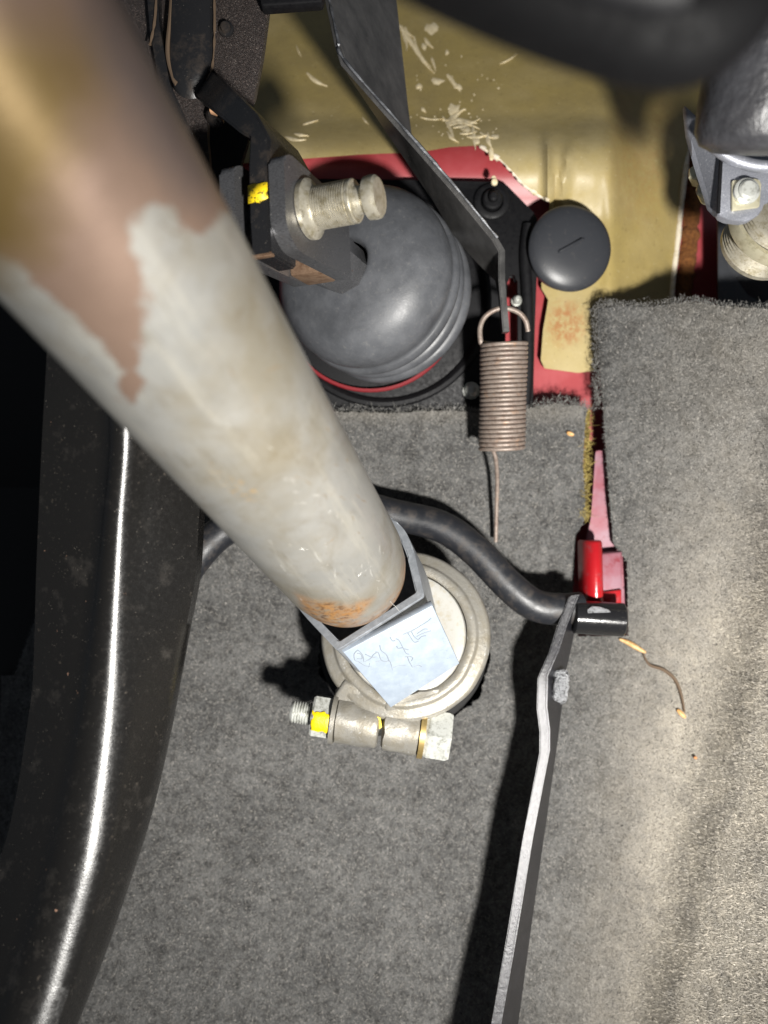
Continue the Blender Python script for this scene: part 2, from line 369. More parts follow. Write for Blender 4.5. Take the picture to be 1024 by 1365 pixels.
_vm = m_tube.ramp(m_tube.math('ADD', m_tube.attr('mauve'), m_tube.math('MULTIPLY', m_tube.math('SUBTRACT', m_tube.noise(36, 4, .6, seed=31), .5), .8)), .3, .8)
m_tube.mix(_vm, lin(94, 84, 80))
_bm = m_tube.math('MULTIPLY', m_tube.attr('bronze'), m_tube.ramp(m_tube.noise(120, 7, .7, seed=8, stretch=(1, .3, 1)), .38, .56, .2, 1))
m_tube.mix(_bm, lin(164, 120, 72))
_bm2 = m_tube.math('MULTIPLY', m_tube.attr('bronze'), m_tube.ramp(m_tube.noise(160, 6, .75, seed=14, stretch=(1, .25, 1)), .50, .62)); m_tube.mix(_bm2, lin(92, 62, 38))
_sc = m_tube.ramp(m_tube.voro(90, 'DISTANCE_TO_EDGE', stretch=(1, 1, .35)), 0, .012, 1, 0)
_ye = m_tube.math('MULTIPLY', m_tube.attr('ochre'), m_tube.ramp(m_tube.noise(330, 5, .7, seed=3), .54, .64)); m_tube.mix(_ye, lin(176, 136, 62))
m_tube.rough(_n, .32, .46, .3, .7).bump(m_tube.noise(55, 4, .6), .08, .001).bump(m_tube.noise(500, 4, .6), .08, .0004)

# carpet backing and pile share the same procedural grime and painted light pool
def carpet_mat(name, fibre):
    m = M(name, (.096, .096, .095, 1), .95, spec=.15)
    m.mix(m.ramp(m.noise(24, 6, .62), .38, .62), (.168, .167, .163, 1))
    m.mix(m.math('MULTIPLY', m.ramp(m.noise(90, 5, .65, seed=4), .46, .64), .75), (.036, .035, .034, 1))
    m.mix(m.math('MULTIPLY', m.ramp(m.noise(270, 4, .7, seed=14), .46, .66), .6), (.22, .216, .206, 1))
    m.mix(m.math('MULTIPLY', m.ramp(m.noise(230, 4, .7, seed=24), .52, .68), .5), (.034, .034, .034, 1))
    m.mix(m.math('MULTIPLY', m.ramp(m.attr('dust_lift'), .0, 1), m.ramp(m.noise(55, 7, .7, seed=7), .30, .62, .45, 1)), (.50, .455, .38, 1))  # pale dust together with the lamp's bright pool, painted as colour
    if fibre: m.mix(m.attr('tint'), (.36, .34, .31, 1)).mix(m.attr('shade'), (.020, .020, .021, 1))
    else: m.mix(m.ramp(m.noise(1500, 3, .7), .5, .7), (.13, .13, .125, 1)).bump(m.noise(1300, 4, .75), .8, .0015)
    return m
m_carpet = carpet_mat('grey_felt_carpet', False); m_pile = carpet_mat('grey_carpet_pile', True)

# ------------------------------------------------------------------ structure: body panel, carpet
def d_fire(x, y):
    d = .334
    d -= .0105 * sstep(300, 222, y) * sstep(860, 790, x)
    if y < 225: d += .00024 * (225 - y) * sstep(225, 150, y)
    d += .00020 * max(0, min(x, 925) - 816) * sstep(816, 830, x)
    d -= .0016 * math.exp(-((x - 812) / 7) ** 2) * sstep(150, 200, y)
    d += .0025 * (noise.noise(Vector((x / 260, y / 260, 0))))
    d -= .0048 * math.exp(-((x - 731 - .04 * (y - 230)) / 5.5) ** 2) * sstep(165, 215, y) * sstep(296, 268, y)
    d -= .0030 * math.exp(-((x - 754 + .15 * (y - 230)) / 6) ** 2) * sstep(180, 215, y) * sstep(300, 270, y)
    return d
def d_carpet(x, y):
    d = .322 + .006 * sstep(545, 800, y) - .016 * max(0, (y - 900)) / 465
    d += .00040 * max(0, 70 - x)
    d -= .00011 * max(0, x - 800)
    d -= .004 * sstep(790, 815, x) * sstep(880, 760, y)
    g = x - (1005 - (y - 800) * .24)
    if g > -70: d -= .00016 * (g + 70) * sstep(-70, 40, g)
    d = max(d, .235)
    d -= .0022 * math.exp(-((x - 558) / 7) ** 2) * sstep(720, 640, y) - .0007 * math.exp(-((x - 540) / 9) ** 2) * sstep(720, 640, y)
    d += .0022 * noise.noise(Vector((x / 150, y / 150, 3))) + .0006 * noise.noise(Vector((x / 40, y / 40, 5)))
    return d

bm, px = sheet([(250, -300), (1400, -300), (1400, 760), (840, 860), (700, 860), (250, 700)], lambda x, y: d_fire(x, y) + .0065, 24, 0)
o = finish('firewall', bm, m_red, kind='structure')
bm = bmesh.new(); bm.faces.new([bm.verts.new(P(x, y, d)) for x, y, d in ((-500, -500, .46), (330, -500, .40), (330, 800, .40), (200, 1600, .46), (-500, 1600, .5))])
finish('side_wall', bm, m_dark, kind='structure')
bm = bmesh.new(); bm.faces.new([bm.verts.new(P(x, y, .355)) for x, y in ((-400, 650), (700, 650), (1100, 900), (1100, 1700), (-400, 1700))])
finish('floor_pan', bm, m_dark, kind='structure')

carpet_outline = [(-350, 930), (20, 900), (110, 660), (300, 562), (380, 552), (440, 549), (520, 551), (600, 547), (640, 551), (700, 545), (742, 538), (782, 542), (779, 580), (777, 620), (781, 690), (768, 714),
                  (763, 800), (770, 848), (838, 848), (836, 748), (818, 726), (812, 655), (808, 600), (804, 540), (797, 450), (797, 412), (830, 408), (860, 410), (920, 402), (960, 408), (1024, 412), (1180, 405), (1180, 1560), (-350, 1560)]
def hole_clamp(x, y):
    a = math.atan2(y - 865, x - 540)
    r = 104 + 9 * noise.noise(Vector((math.cos(a) * 3, math.sin(a) * 3, 1))) + (12 if y > 865 else 0)
    return math.hypot(x - 540, y - 865) < r
bm, px = sheet(carpet_outline, d_carpet, 6.5, .006, hole_clamp)
lay = bm.verts.layers.float_color.new('dust_lift')
def dust_lift(x, y):  # real pale dust plus a painted pool of light at lower right
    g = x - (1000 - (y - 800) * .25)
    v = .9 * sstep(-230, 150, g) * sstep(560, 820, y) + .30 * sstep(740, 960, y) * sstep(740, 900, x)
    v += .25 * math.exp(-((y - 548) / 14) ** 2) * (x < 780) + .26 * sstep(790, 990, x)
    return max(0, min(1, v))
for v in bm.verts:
    a, b, _ = project(v.co); t = dust_lift(a, b); v[lay] = (t, t, t, 1)
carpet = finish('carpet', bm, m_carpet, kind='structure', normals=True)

def pile(src, n, length, width, mat, name):
    me = src.data; me.calc_loop_triangles()
    nt = len(me.loop_triangles); tri = np.empty(nt * 3, np.int32); me.loop_triangles.foreach_get('vertices', tri); tri = tri.reshape(-1, 3)
    co = np.empty(len(me.vertices) * 3, np.float32); me.vertices.foreach_get('co', co); co = co.reshape(-1, 3) + np.array(src.location, np.float32)
    du = np.empty(len(me.vertices) * 4, np.float32); me.attributes['dust_lift'].data.foreach_get('color', du); du = du.reshape(-1, 4)[:, 0]
    a, b, c = co[tri[:, 0]], co[tri[:, 1]], co[tri[:, 2]]
    nr = np.cross(b - a, c - a); ar = np.linalg.norm(nr, axis=1) / 2 + 1e-14; nr /= (2 * ar[:, None])
    cen = (a + b + c) / 3; vw = np.array(CAM) - cen; vw /= np.linalg.norm(vw, axis=1)[:, None]
    face = np.sum(nr * vw, 1)
    q = cen - np.array(CAM, np.float32); dd = q @ np.array(FW); xx = W0 / 2 + q @ np.array(RI) / dd * FPX; yy = H0 / 2 - q @ np.array(UP) / dd * FPX
    inf = (xx > -90) & (xx < 1120) & (yy > 380) & (yy < 1450)
    wgt = ar * np.where(face > .12, 1, 0.0) * np.where(inf, 1, .05); wgt /= wgt.sum()
    idx = rng.choice(nt, n, p=wgt)
    r1 = np.sqrt(rng.random(n)); r2 = rng.random(n)
    bc = np.stack([1 - r1, r1 * (1 - r2), r1 * r2], 1)
    p = a[idx] * bc[:, :1] + b[idx] * bc[:, 1:2] + c[idx] * bc[:, 2:]
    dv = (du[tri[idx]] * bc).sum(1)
    N = nr[idx]
    t = rng.normal(size=(n, 3)); t -= N * np.sum(t * N, 1)[:, None]; t /= np.linalg.norm(t, axis=1)[:, None]
    k = (.12 + .75 * rng.random(n) ** 1.5)[:, None]
    L = (length * (.5 + rng.random(n)))[:, None]
    dirv = N * k + t; dirv /= np.linalg.norm(dirv, axis=1)[:, None]
    side = np.cross(dirv, N); side /= np.linalg.norm(side, axis=1)[:, None] + 1e-9
    wd = (width * (.6 + .8 * rng.random(n)))[:, None]
    tip = p + dirv * L + N * (L * .12)
    base = p - N * .0001
    co2 = np.empty((n, 3, 3), np.float32); co2[:, 0] = base - side * wd / 2; co2[:, 1] = base + side * wd / 2; co2[:, 2] = tip
    m2 = bpy.data.meshes.new(name); m2.vertices.add(n * 3); m2.loops.add(n * 3); m2.polygons.add(n)
    cc = np.array(carpet.location, np.float32)
    m2.vertices.foreach_set('co', (co2.reshape(-1, 3) - cc).ravel()); m2.loops.foreach_set('vertex_index', np.arange(n * 3, dtype=np.int32))
    m2.polygons.foreach_set('loop_start', np.arange(0, n * 3, 3, dtype=np.int32))
    m2.update(calc_edges=True)
    for nm, val in (('dust_lift', dv), ('tint', np.clip(rng.random(n) ** 5, 0, 1)), ('shade', np.where(rng.random(n) < .3, rng.random(n), 0))):
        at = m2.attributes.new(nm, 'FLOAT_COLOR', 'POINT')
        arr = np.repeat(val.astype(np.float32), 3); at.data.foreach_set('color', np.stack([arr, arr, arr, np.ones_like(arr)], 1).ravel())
    o = bpy.data.objects.new(name, m2); COL.objects.link(o); m2.materials.append(mat.m); o.location = carpet.location; o['kind'] = 'stuff'
    return o
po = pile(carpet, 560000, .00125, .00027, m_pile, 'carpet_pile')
tag(po, 'short matted grey felt pile covering the footwell carpet', 'carpet pile')

def tufts(name, path, dfun, n, length, width, mat, spread=4, up=None, out=.6):
    """loose fibres standing out of a cut edge"""
    pts = catmull([Vector((x, y, 0)) for x, y in path], 12); bm = bmesh.new()
    for k in range(n):
        i = random.randrange(len(pts) - 1); p = pts[i].lerp(pts[i + 1], random.random())
        x = p.x + random.gauss(0, spread); y = p.y + random.gauss(0, spread); b = P(x, y, dfun(x, y) + random.uniform(0, .003))
        dv = V(random.gauss(0, 1), random.gauss(0, 1), random.gauss(0, 1)).normalized() + (V(*up) * out if up else V(0, 0, out)); dv.normalize()
        L = length * random.choice((.3, .5, .7, 1, 1, 1.3, 1.9)) * random.uniform(.7, 1.2); sd = dv.cross(FW).normalized() * width * random.uniform(.6, 1.3) / 2
        bend = V(random.gauss(0, 1), random.gauss(0, 1), random.gauss(0, .5)) * L * .25
        m1 = b + dv * L * .55; m2 = b + dv * L + bend
        v = [bm.verts.new(q) for q in (b - sd, b + sd, m1 + sd * .8, m1 - sd * .8, m2)]
        bm.faces.new(v[:4]); bm.faces.new((v[3], v[2], v[4]))
    o = finish(name, bm, mat, None, smooth=0, normals=False); return o
m_fuzz = M('pale_grey_fuzz', (.20, .195, .185, 1), .95, spec=.1); m_fuzz.mix(m_fuzz.ramp(m_fuzz.noise(300, 3, .6), .45, .6), (.075, .074, .07, 1))
m_olivefuzz = M('yellowed_underlay', lin(150, 134, 80), .95, spec=.1); m_olivefuzz.mix(m_olivefuzz.ramp(m_olivefuzz.noise(200, 4, .6), .45, .6), lin(98, 86, 48))
o = tufts('edge_fuzz', [(300, 562), (440, 551), (520, 553), (600, 550), (640, 553), (700, 548), (742, 541), (784, 545)], d_carpet, 4200, .0014, .00022, m_fuzz, 5, (0, .5, .5)); o['kind'] = 'stuff'
tag(o, 'pale frayed fuzz along the top edge of the centre carpet', 'fuzz')
o = tufts('edge_fuzz', [(797, 540), (797, 480), (798, 413), (830, 409), (860, 411), (920, 403), (960, 409), (1024, 412), (1100, 408)], d_carpet, 4200, .0013, .00022, m_fuzz, 4, (-.1, .5, .5)); o['kind'] = 'stuff'
tag(o, 'frayed grey fuzz along the cut edge of the right carpet', 'fuzz')
o = tufts('underlay_edge', [(781, 548), (781, 580), (780, 630), (780, 690)], lambda x, y: .324, 2200, .0020, .00026, m_olivefuzz, 2.4, (0, 0, 1)); o['kind'] = 'stuff'
tag(o, 'yellowed underlay fibres along the slit in the carpet', 'underlay')

# ------------------------------------------------------------------ khaki insulation sheet
kh = [(240, -280), (980, -280), (950, 60), (930, 150), (917, 205), (905, 300), (895, 440), (806, 440), (800, 470), (796, 494), (770, 497), (726, 491), (721, 480), (724, 440), (731, 400), (722, 385), (722, 330),
      (731, 290), (733, 268), (716, 258), (699, 246), (684, 229), (668, 213), (655, 203), (640, 194), (600, 196), (560, 203), (480, 206), (400, 212), (240, 224)]
panel = thing('insulation_sheet', 'khaki moulded insulation sheet cut away around the black plate', 'insulation', P(620, 250, .34))
bm, px = sheet(kh, d_fire, 5, .0042)
lw = bm.verts.layers.float_color.new('sheen'); lr = bm.verts.layers.float_color.new('rust')
for v in bm.verts:
    a, b, _ = project(v.co)
    t = sstep(150, 225, b + .15 * (a - 600)) * sstep(560, 640, a) * sstep(830, 790, a) * sstep(330, 250, b) * .62  # paints a soft sheen into the sheet's colour along its fold
    t = max(t, .35 * sstep(330, 360, b) * sstep(800, 790, a)); t = max(t, .35 * sstep(120, 200, b) * sstep(560, 400, a))
    v[lw] = (t, t, t, 1)
    r = sstep(34, 12, math.hypot((a - 755) / 1.0, (b - 432) / 1.2)); r = max(r * .7, .16 * sstep(70, 20, math.hypot(a - 862, (b - 190) / 2.2))); v[lr] = (r, r, r, 1)
finish('sheet', bm, m_khaki, panel, smooth=50)
# torn pale fibres on the sheet
def streak(bm, x0, y0, x1, y1, wpx, lift=.0006, n=5):
    A = Vector((x0, y0)); B = Vector((x1, y1)); t = (B - A); nn = Vector((-t.y, t.x)).normalized(); prev = None
    cur = random.uniform(-.12, .12) * t.length
    for k in range(n + 1):
        s = k / n; c = A + t * s + nn * cur * math.sin(math.pi * s); hw = wpx * (.25 + math.sin(math.pi * min(1, s * 1.1 + .05)) * .9) * random.uniform(.6, 1.2) / 2
        q = [bm.verts.new(P(*(c + nn * e), d_fire(*(c + nn * e)) - z)) for e, z in ((-hw, .0001), (0, lift * random.uniform(.7, 1.6)), (hw, .0001))]
        if prev:
            for j in (0, 1): bm.faces.new((prev[j], prev[j + 1], q[j + 1], q[j]))
        prev = q
def blob(bm, x, y, rx, ry, lift=.001):
    c = bm.verts.new(P(x, y, d_fire(x, y) - lift)); n = 9; ring = []
    for k in range(n):
        a = 2 * math.pi * k / n; r = random.uniform(.6, 1.2); X = x + rx * r * math.cos(a); Y = y + ry * r * math.sin(a)
        ring.append(bm.verts.new(P(X, Y, d_fire(X, Y) - .0001)))
    for k in range(n): bm.faces.new((c, ring[k], ring[(k + 1) % n]))
bm = bmesh.new()
for s in ((531, 32, 548, 62, 4), (535, 34, 560, 72, 5), (540, 36, 575, 90, 6), (552, 48, 580, 98, 5), (536, 44, 542, 68, 4), (566, 50, 578, 64, 4), (534, 40, 552, 50, 4), (575, 76, 581, 95, 4),
          (596, 99, 608, 118, 6), (606, 110, 614, 122, 4), (596, 170, 620, 145, 9), (590, 155, 606, 188, 5), (598, 168, 636, 164, 6), (590, 160, 640, 172, 5), (596, 175, 612, 190, 4), (604, 170, 640, 158, 5), (613, 178, 634, 176, 4),
          (560, 156, 592, 158, 2.5), (622, 182, 650, 180, 5), (630, 165, 634, 200, 5), (640, 176, 658, 184, 4), (650, 176, 658, 200, 5), (409, 97, 437, 115, 5), (392, 178, 412, 181, 4), (380, 182, 408, 186, 5), (404, 166, 424, 160, 3), (395, 60, 402, 76, 2), (483, 156, 492, 166, 2.5), (562, 143, 568, 150, 4), (666, 85, 690, 70, 2)): streak(bm, *s)
for s in ((573, 38, 10, 9), (579, 35, 5, 8), (583, 108, 10, 5), (558, 115, 5, 4), (611, 116, 6, 4), (596, 70, 3, 4), (566, 62, 4, 5), (606, 146, 9, 9), (612, 160, 9, 4), (622, 172, 8, 4), (655, 206, 4, 9), (660, 182, 6, 4), (636, 188, 5, 5)): blob(bm, *s)
for k in range(60):
    a = random.uniform(540, 665); b = 165 + random.gauss(0, 45)
    if 10 < b < 190: blob(bm, a, b, random.uniform(.8, 1.8), random.uniform(.8, 1.8), .0004)
o = finish('torn_fibre', bm, m_flake, panel, smooth=0, kind='stuff')
# pale ragged lip of the cut edge
def ragged(path, r, mat, name, parent, dz=-.0005, n=7):
    pts = catmull([Vector((x, y, 0)) for x, y in path], n); bm = bmesh.new()
    q = [P(p.x + random.gauss(0, .8), p.y + random.gauss(0, .8), d_fire(p.x, p.y) + dz) for p in pts]
    add_tube(bm, q, [r * random.uniform(.6, 1.5) for _ in q], 8); return finish(name, bm, mat, parent, smooth=0)
ragged([(640, 194), (668, 213), (684, 229), (699, 246), (716, 258), (733, 268)], .0009, m_seal, 'cut_edge', panel, .001)
bm = bmesh.new(); q = catmull([P(x, y, d_fire(x, y) - .0004) for x, y in ((918, 175), (914, 225), (908, 275), (903, 325), (897, 375), (893, 430))], 8)
add_tube(bm, q, [.0013 + .0002 * noise.noise(p * 160) for p in q], 10); finish('sealant_bead', bm, m_seal, panel)
bm = bmesh.new(); pts = [Vector((x, y, 0)) for x, y in ((927, 165), (926, 210), (923, 260), (919, 310), (915, 350), (910, 390), (908, 420))]
q = [P(p.x, p.y, d_fire(p.x, p.y) + .005) for p in catmull(pts, 10)]
rr = [.0034 * (1 + .35 * noise.noise(Vector((i * .37, 0, 0)))) * (1.25 if i > 20 else .9) for i in range(len(q))]
add_tube(bm, q, rr, 20)
for v in bm.verts: v.co += V(*[noise.noise(v.co * 420 + Vector((s, 0, 0))) for s in (0, 50, 90)]) * .0011
finish('foam_strip', bm, m_foam, panel, smooth=0)
# small kernels of sealant
bm = bmesh.new()
for (x, y, d, r) in ((659, 243, .319, .0016), (658, 238, .320, .0012)):
    add_lathe(bm, [(-r, 0), (-r * .6, r * .8), (0, r), (r * .7, r * .7), (r, 0)], P(x, y, d), FW, 10)
tag(finish('sealant_crumb', bm, m_flake), 'pale crumb of sealant stuck at the top edge of the black plate', 'crumb')

# ------------------------------------------------------------------ black mounting plate behind the boot
plate = thing('mounting_plate', 'flat black mounting plate behind the rubber boot', 'plate', P(560, 400, .33))
out = [(330, 300), (400, 238), (560, 240), (640, 242), (672, 243), (716, 288), (716, 360), (713, 440), (711, 545), (690, 552), (690, 370), (682, 362), (676, 372), (672, 560), (440, 560), (340, 470)]
bm = bmesh.new(); add_prism(bm, [P(x, y, .3265) for x, y in rounded(out, 6, 3)], FW * .004, .0006)
finish('plate_body', bm, m_plate, plate)
bm = bmesh.new(); add_lathe(bm, [(0, .0078), (.0016, .0078), (.0022, .0070), (.0022, .0052), (.0012, .0046)], P(655, 270, .3265), -FW, 32, cap=False)
add_lathe(bm, [(0, .0044), (.004, .0044), (.0048, .0036), (.0048, .0022), (.0072, .002), (.0080, .0012), (.0080, 0)], P(655, 270, .3265), -FW, 6 * 4)
finish('stud_boss', bm, m_plate, plate)
for (x, y, r) in ((628, 521, .0030), (688, 402, .0018)):
    bm = bmesh.new(); add_lathe(bm, [(0, r * 1.3), (.001, r * 1.3), (.001, r), (.004, r), (.0052, r * .6), (.0055, 0)], P(x, y, .3262), -FW, 12)
    finish('bolt', bm, m_bolt, plate, smooth=30)
# pressed rib that runs down the right of the plate, and the curved neck behind the boot
bm = bmesh.new(); add_tube(bm, catmull([P(x, y, .3255) for x, y in ((704, 300), (700, 340), (703, 400), (704, 480), (700, 540))], 6), .0026, 10)
finish('rib', bm, m_plate, plate)
bm = bmesh.new(); add_lathe(bm, [(-.001, .0425), (.0018, .0440), (.0026, .0455), (.0018, .0470), (-.001, .0478)], P(512, 400, .3262), -FW, 72, cap=False)
finish('neck_ring', bm, m_plate, plate)

# ------------------------------------------------------------------ rubber boot
BB = P(519, 397, .323); BF = P(455, 345, .279)
bax = (BF - BB).normalized()
boot = thing('rubber_boot', 'large grey-black rubber boot with ribbed rim around the pushrod', 'boot', BB)
L = (BF - BB).length
prof = [(-.004, .0340), (-.001, .0358), (.0006, .0367), (.0022, .0369), (.0036, .0362), (.0045, .0346), (.0052, .0340), (.0059, .0346), (.0070, .0362), (.0086, .0368), (.0102, .0362), (.0111, .0346), (.0118, .0340), (.0125, .0346),
        (.0137, .0360), (.0154, .0364), (.0168, .0357), (.0176, .0347), (.0184, .0345), (.0205, .0352), (.0240, .0351), (.0270, .0338), (.0300, .0316), (.0327, .0284), (.0347, .0244), (.0360, .0200), (.0368, .0158), (.0373, .0122), (.0373, .0100), (.0366, .0090), (.0345, .0082)]
pr = [prof[0]]
for a, b in zip(prof, prof[1:]): pr += [((a[0] + b[0]) / 2, (a[1] + b[1]) / 2), b]
bm = bmesh.new(); add_lathe(bm, [(a * L / .0385, r * (1.04 if a > .012 else 1.02)) for a, r in pr], BB, bax, 96, cap=False, wob=lambda t, u: .0005 * noise.noise(Vector((math.cos(u * 6.283) * 1.4, math.sin(u * 6.283) * 1.4, t * 60))))
bmesh.ops.smooth_vert(bm, verts=bm.verts[:], factor=.2, use_axis_x=True, use_axis_y=True, use_axis_z=True)
finish('bellows', bm, m_rubber, boot, smooth=0)
# little moulded star mark on the boot
def on_boot(px_, py_):
    o_ = CAM; dr = (P(px_, py_, 1) - CAM).normalized(); best = None
    for k in range(4000):
        p = o_ + dr * (.24 + k * .00003); q = p - BB; t = q.dot(bax); r = (q - bax * t).length
        tt = t / (L / .0385)
        for (a, b) in zip(prof, prof[1:]):
            if b[0] > a[0] and a[0] <= tt <= b[0] and r <= a[1] + (b[1] - a[1]) * (tt - a[0]) / (b[0] - a[0]): return p
    return P(px_, py_, .3)
bm = bmesh.new()
for k in range(7):
    a = k * 6.283 / 7; p0 = on_boot(546 + 2 * math.cos(a), 407 + 2 * math.sin(a)); p1 = on_boot(546 + 9 * math.cos(a), 407 + 9 * math.sin(a)); add_tube(bm, [p0, p1], .00022, 6)
finish('moulded_mark', bm, m_rubber, boot)
bm = bmesh.new()
add_lathe(bm, [(-.001, .0388), (.0004, .0399), (.0010, .0396), (.0010, .0384), (-.001, .0388)], P(493, 402, .3245), -FW, 72, cap=False)
finish('red_gasket_ring', bm, M('red_gasket', lin(112, 18, 26), .45), boot)

# ------------------------------------------------------------------ clevis, pin, pedal lever
AX = V(-.364, -.028, .93).normalized(); PD = V(.93, .02, .364); PD = (PD - AX * PD.dot(AX)).normalized(); UD = AX.cross(PD) * -1
if UD.dot(UP) < 0: UD = -UD
C0 = P(458, 352, .279)
def CL(s, p, u): return C0 + AX * s + PD * p + UD * u
clev = thing('clevis', 'blackened steel clevis fork screwed to the pushrod inside the boot', 'clevis', CL(0, 0, 0))
side = rounded([(.017, -.0116), (.057, -.0136), (.0640, -.0085), (.0640, .0118), (.060, .0140), (.036, .0135), (.018, .0095)], [.001, .004, .004, .0035, .003, .004, .003], 6)
for p0, m_ in ((-.0120, 'side_plate'), (.0050, 'side_plate')):
    bm = bmesh.new(); add_prism(bm, [CL(s, p0 + .0003, u) for s, u in side], PD * .0052, .0011, 4)
    finish(m_, bm, m_clevis, clev, smooth=35)
bm = bmesh.new(); add_prism(bm, [CL(.0175, p, u) for p, u in rounded([(-.0066, -.0118), (.0048, -.0118), (.0048, .0094), (-.0066, .0094)], .001, 2)], AX * .013, .0006)
finish('bridge_block', bm, m_copper, clev)
bm = bmesh.new(); add_lathe(bm, [(-.006, .0088), (-.002, .0098), (.004, .0100), (.0075, .0100), (.0085, .0104), (.0200, .0108), (.0208, .0100)], CL(-.003, -.0009, -.0012), AX, 8); finish('lock_nut', bm, m_clevis, clev, smooth=25)
bm = bmesh.new(); add_lathe(bm, [(-.02, .0062), (.0, .0062)], CL(-.004, -.0009, -.0015), AX, 24); finish('pushrod', bm, m_steel, clev)

pin = thing('clevis_pin', 'zinc plated grooved clevis pin sticking out to the right', 'pin', CL(.050, 0, .001))
def lathe_part(name, prof_, mat, par, org, ax, seg=40, smooth=35):
    bm = bmesh.new(); add_lathe(bm, prof_, org, ax, seg); return finish(name, bm, mat, par, smooth=smooth)
PO = CL(.050, 0, .001)
def sh(pr__): return [(.0104 + (t - .0104) * .87, r_ * .93) for t, r_ in pr__]
lathe_part('collar', sh([(.0104, .0090), (.0108, .0096), (.0126, .0097), (.0130, .0093), (.0136, .0080), (.0146, .0071), (.0150, .0068)]), m_pin, pin, PO, PD)
gr = [(.0148, .0066)]
for k in range(14): t = .0152 + k * .00090; gr += [(t, .00695), (t + .00045, .00695), (t + .00056, .00658), (t + .00078, .00658)]
gr += [(.0280, .0069), (.0292, .0069), (.0296, .0066)]
lathe_part('pin_body', sh(gr), m_pin, pin, PO, PD, 48)
lathe_part('groove_neck', sh([(.0294, .0062), (.0300, .0046), (.0322, .0042), (.0334, .0048), (.0338, .0062)]), m_pin, pin, PO, PD)
lathe_part('end_cap', sh([(.0336, .0060), (.0340, .0066), (.0362, .0068), (.0376, .0066), (.0384, .0058), (.0386, .0040), (.0386, .0)]), m_pin, pin, PO, PD)
lathe_part('shank', [(-.0190, .0), (-.0190, .0060), (-.0182, .0068), (-.0160, .0068), (-.0152, .0056), (.0106, .0056)], m_steel, pin, PO, PD, 32)

lever = thing('brake_pedal_lever', 'black pedal lever held in the clevis fork with a yellow paint dab', 'pedal lever', CL(.066, 0, -.02))
spine = [P(348, 341, .2186), P(345, 290, .2186), P(344, 220, .2188), P(346, 184, .2195), P(330, 163, .2225), P(302, 138, .231), P(282, 120, .243), P(268, 108, .262)]
def add_bar(bm, path, wvec, hvec, ws, hs, bevel=.0007):
    """rectangular bar: wvec/hvec are the cross directions; ws half width, hs depth"""
    rings = []
    for i, p in enumerate(path):
        a, b = ws[i], hs[i]; wv = wvec[i] if isinstance(wvec, list) else wvec
        rings.append([bm.verts.new(p - wv * a), bm.verts.new(p + wv * a), bm.verts.new(p + wv * a + hvec * b), bm.verts.new(p - wv * a + hvec * b)])
    es = []
    for A, B in zip(rings, rings[1:]):
        for k in range(4): bm.faces.new((A[k], A[(k + 1) % 4], B[(k + 1) % 4], B[k]))
        es += [bm.edges.get((A[k], B[k])) for k in range(4)]
    es += list(bm.faces.new(rings[0][::-1]).edges) + list(bm.faces.new(rings[-1]).edges)
    if bevel: bmesh.ops.bevel(bm, geom=list(set(es)), offset=bevel, segments=2, affect='EDGES', clamp_overlap=True)
bm = bmesh.new()
wv = [PD, PD, PD, (PD + UD * -.25).normalized(), (PD * .80 + UD * .5).normalized(), (PD * .72 + UD * .6).normalized(), (PD * .72 + UD * .6).normalized(), (PD * .72 + UD * .6).normalized()]
add_bar(bm, spine, wv, -AX, [.0033, .0034, .0035, .0036, .0038, .0042, .0050, .0056], [.016, .018, .023, .028, .027, .022, .014, .006])
finish('lever_arm', bm, m_black, lever, smooth=40)
bm = bmesh.new()
add_prism(bm, [P(344, 257, .2185) + PD * a + UD * b for a, b in ((-.0033, .0026), (-.0014, .0029), (.0004, .0025), (.0020, .0027), (.0033, .0024), (.0033, .0008), (.0031, -.0008), (.0034, -.0022), (.0012, -.0026), (.0006, -.0031), (-.0010, -.0026), (-.0033, -.0027))], AX * .00018 , .0)
finish('paint_dab', bm, m_yellowworn, lever, smooth=0)
bm = bmesh.new(); add_prism(bm, [P(348, 342, .2188) + PD * a + AX * b for a, b in ((-.0033, -.0002), (.0033, -.0002), (.0033, -.0022), (-.0033, -.0022))], UD * .0012, .0002)
finish('worn_tip', bm, m_copper, lever)

# ------------------------------------------------------------------ pedal box
box = thing('pedal_box', 'rough black pedal box bracket at the upper left behind the tube', 'bracket', P(270, 60, .26))
def flat(name, pts, d, thick, mat, par, r=5, bev=.0006):
    bm = bmesh.new(); add_prism(bm, [P(q[0], q[1], q[2] if len(q) > 2 else d) for q in rounded(pts, r, 3)], FW * thick, bev); return finish(name, bm, mat, par)
flat('side_plate', [(90, -180), (366, -180), (358, 10), (350, 70), (338, 135), (300, 118), (278, 110), (276, 180), (284, 258), (262, 262), (150, 130)], .262, .004, m_grit, box, 8)
flat('shade_plate', [(262, 112), (338, 132), (330, 190), (322, 215), (318, 300), (250, 300)], .284, .003, m_dark, box, 4)  # dark sheet added for the shade in the gap inside the box
flat('top_flange', [(330, -160), (700, -160), (690, -70), (440, -60), (430, 2), (348, 8)], .255, .005, m_plate, box, 4)
bm = bmesh.new()
cpts = [P(255, -160, .258), P(254, -20, .2575), P(253, 40, .257), P(252, 80, .2565), P(251, 100, .257), P(251, 109, .2585), P(251, 113, .261)]
add_tube(bm, cpts, [.0086, .0084, .0082, .0080, .0074, .0058, .0028], 28)
for v in bm.verts: v.co += FW * ((.2615 - project(v.co)[2]) * .5)
finish('pressed_rib', bm, m_black, box, smooth=60)
bm = bmesh.new(); add_tube(bm, catmull([P(x, y, .2575) for x, y in ((234, -60), (228, 20), (224, 70), (231, 102), (236, 112))], 6), .0009, 8); finish('seam_bead', bm, m_debris, box)
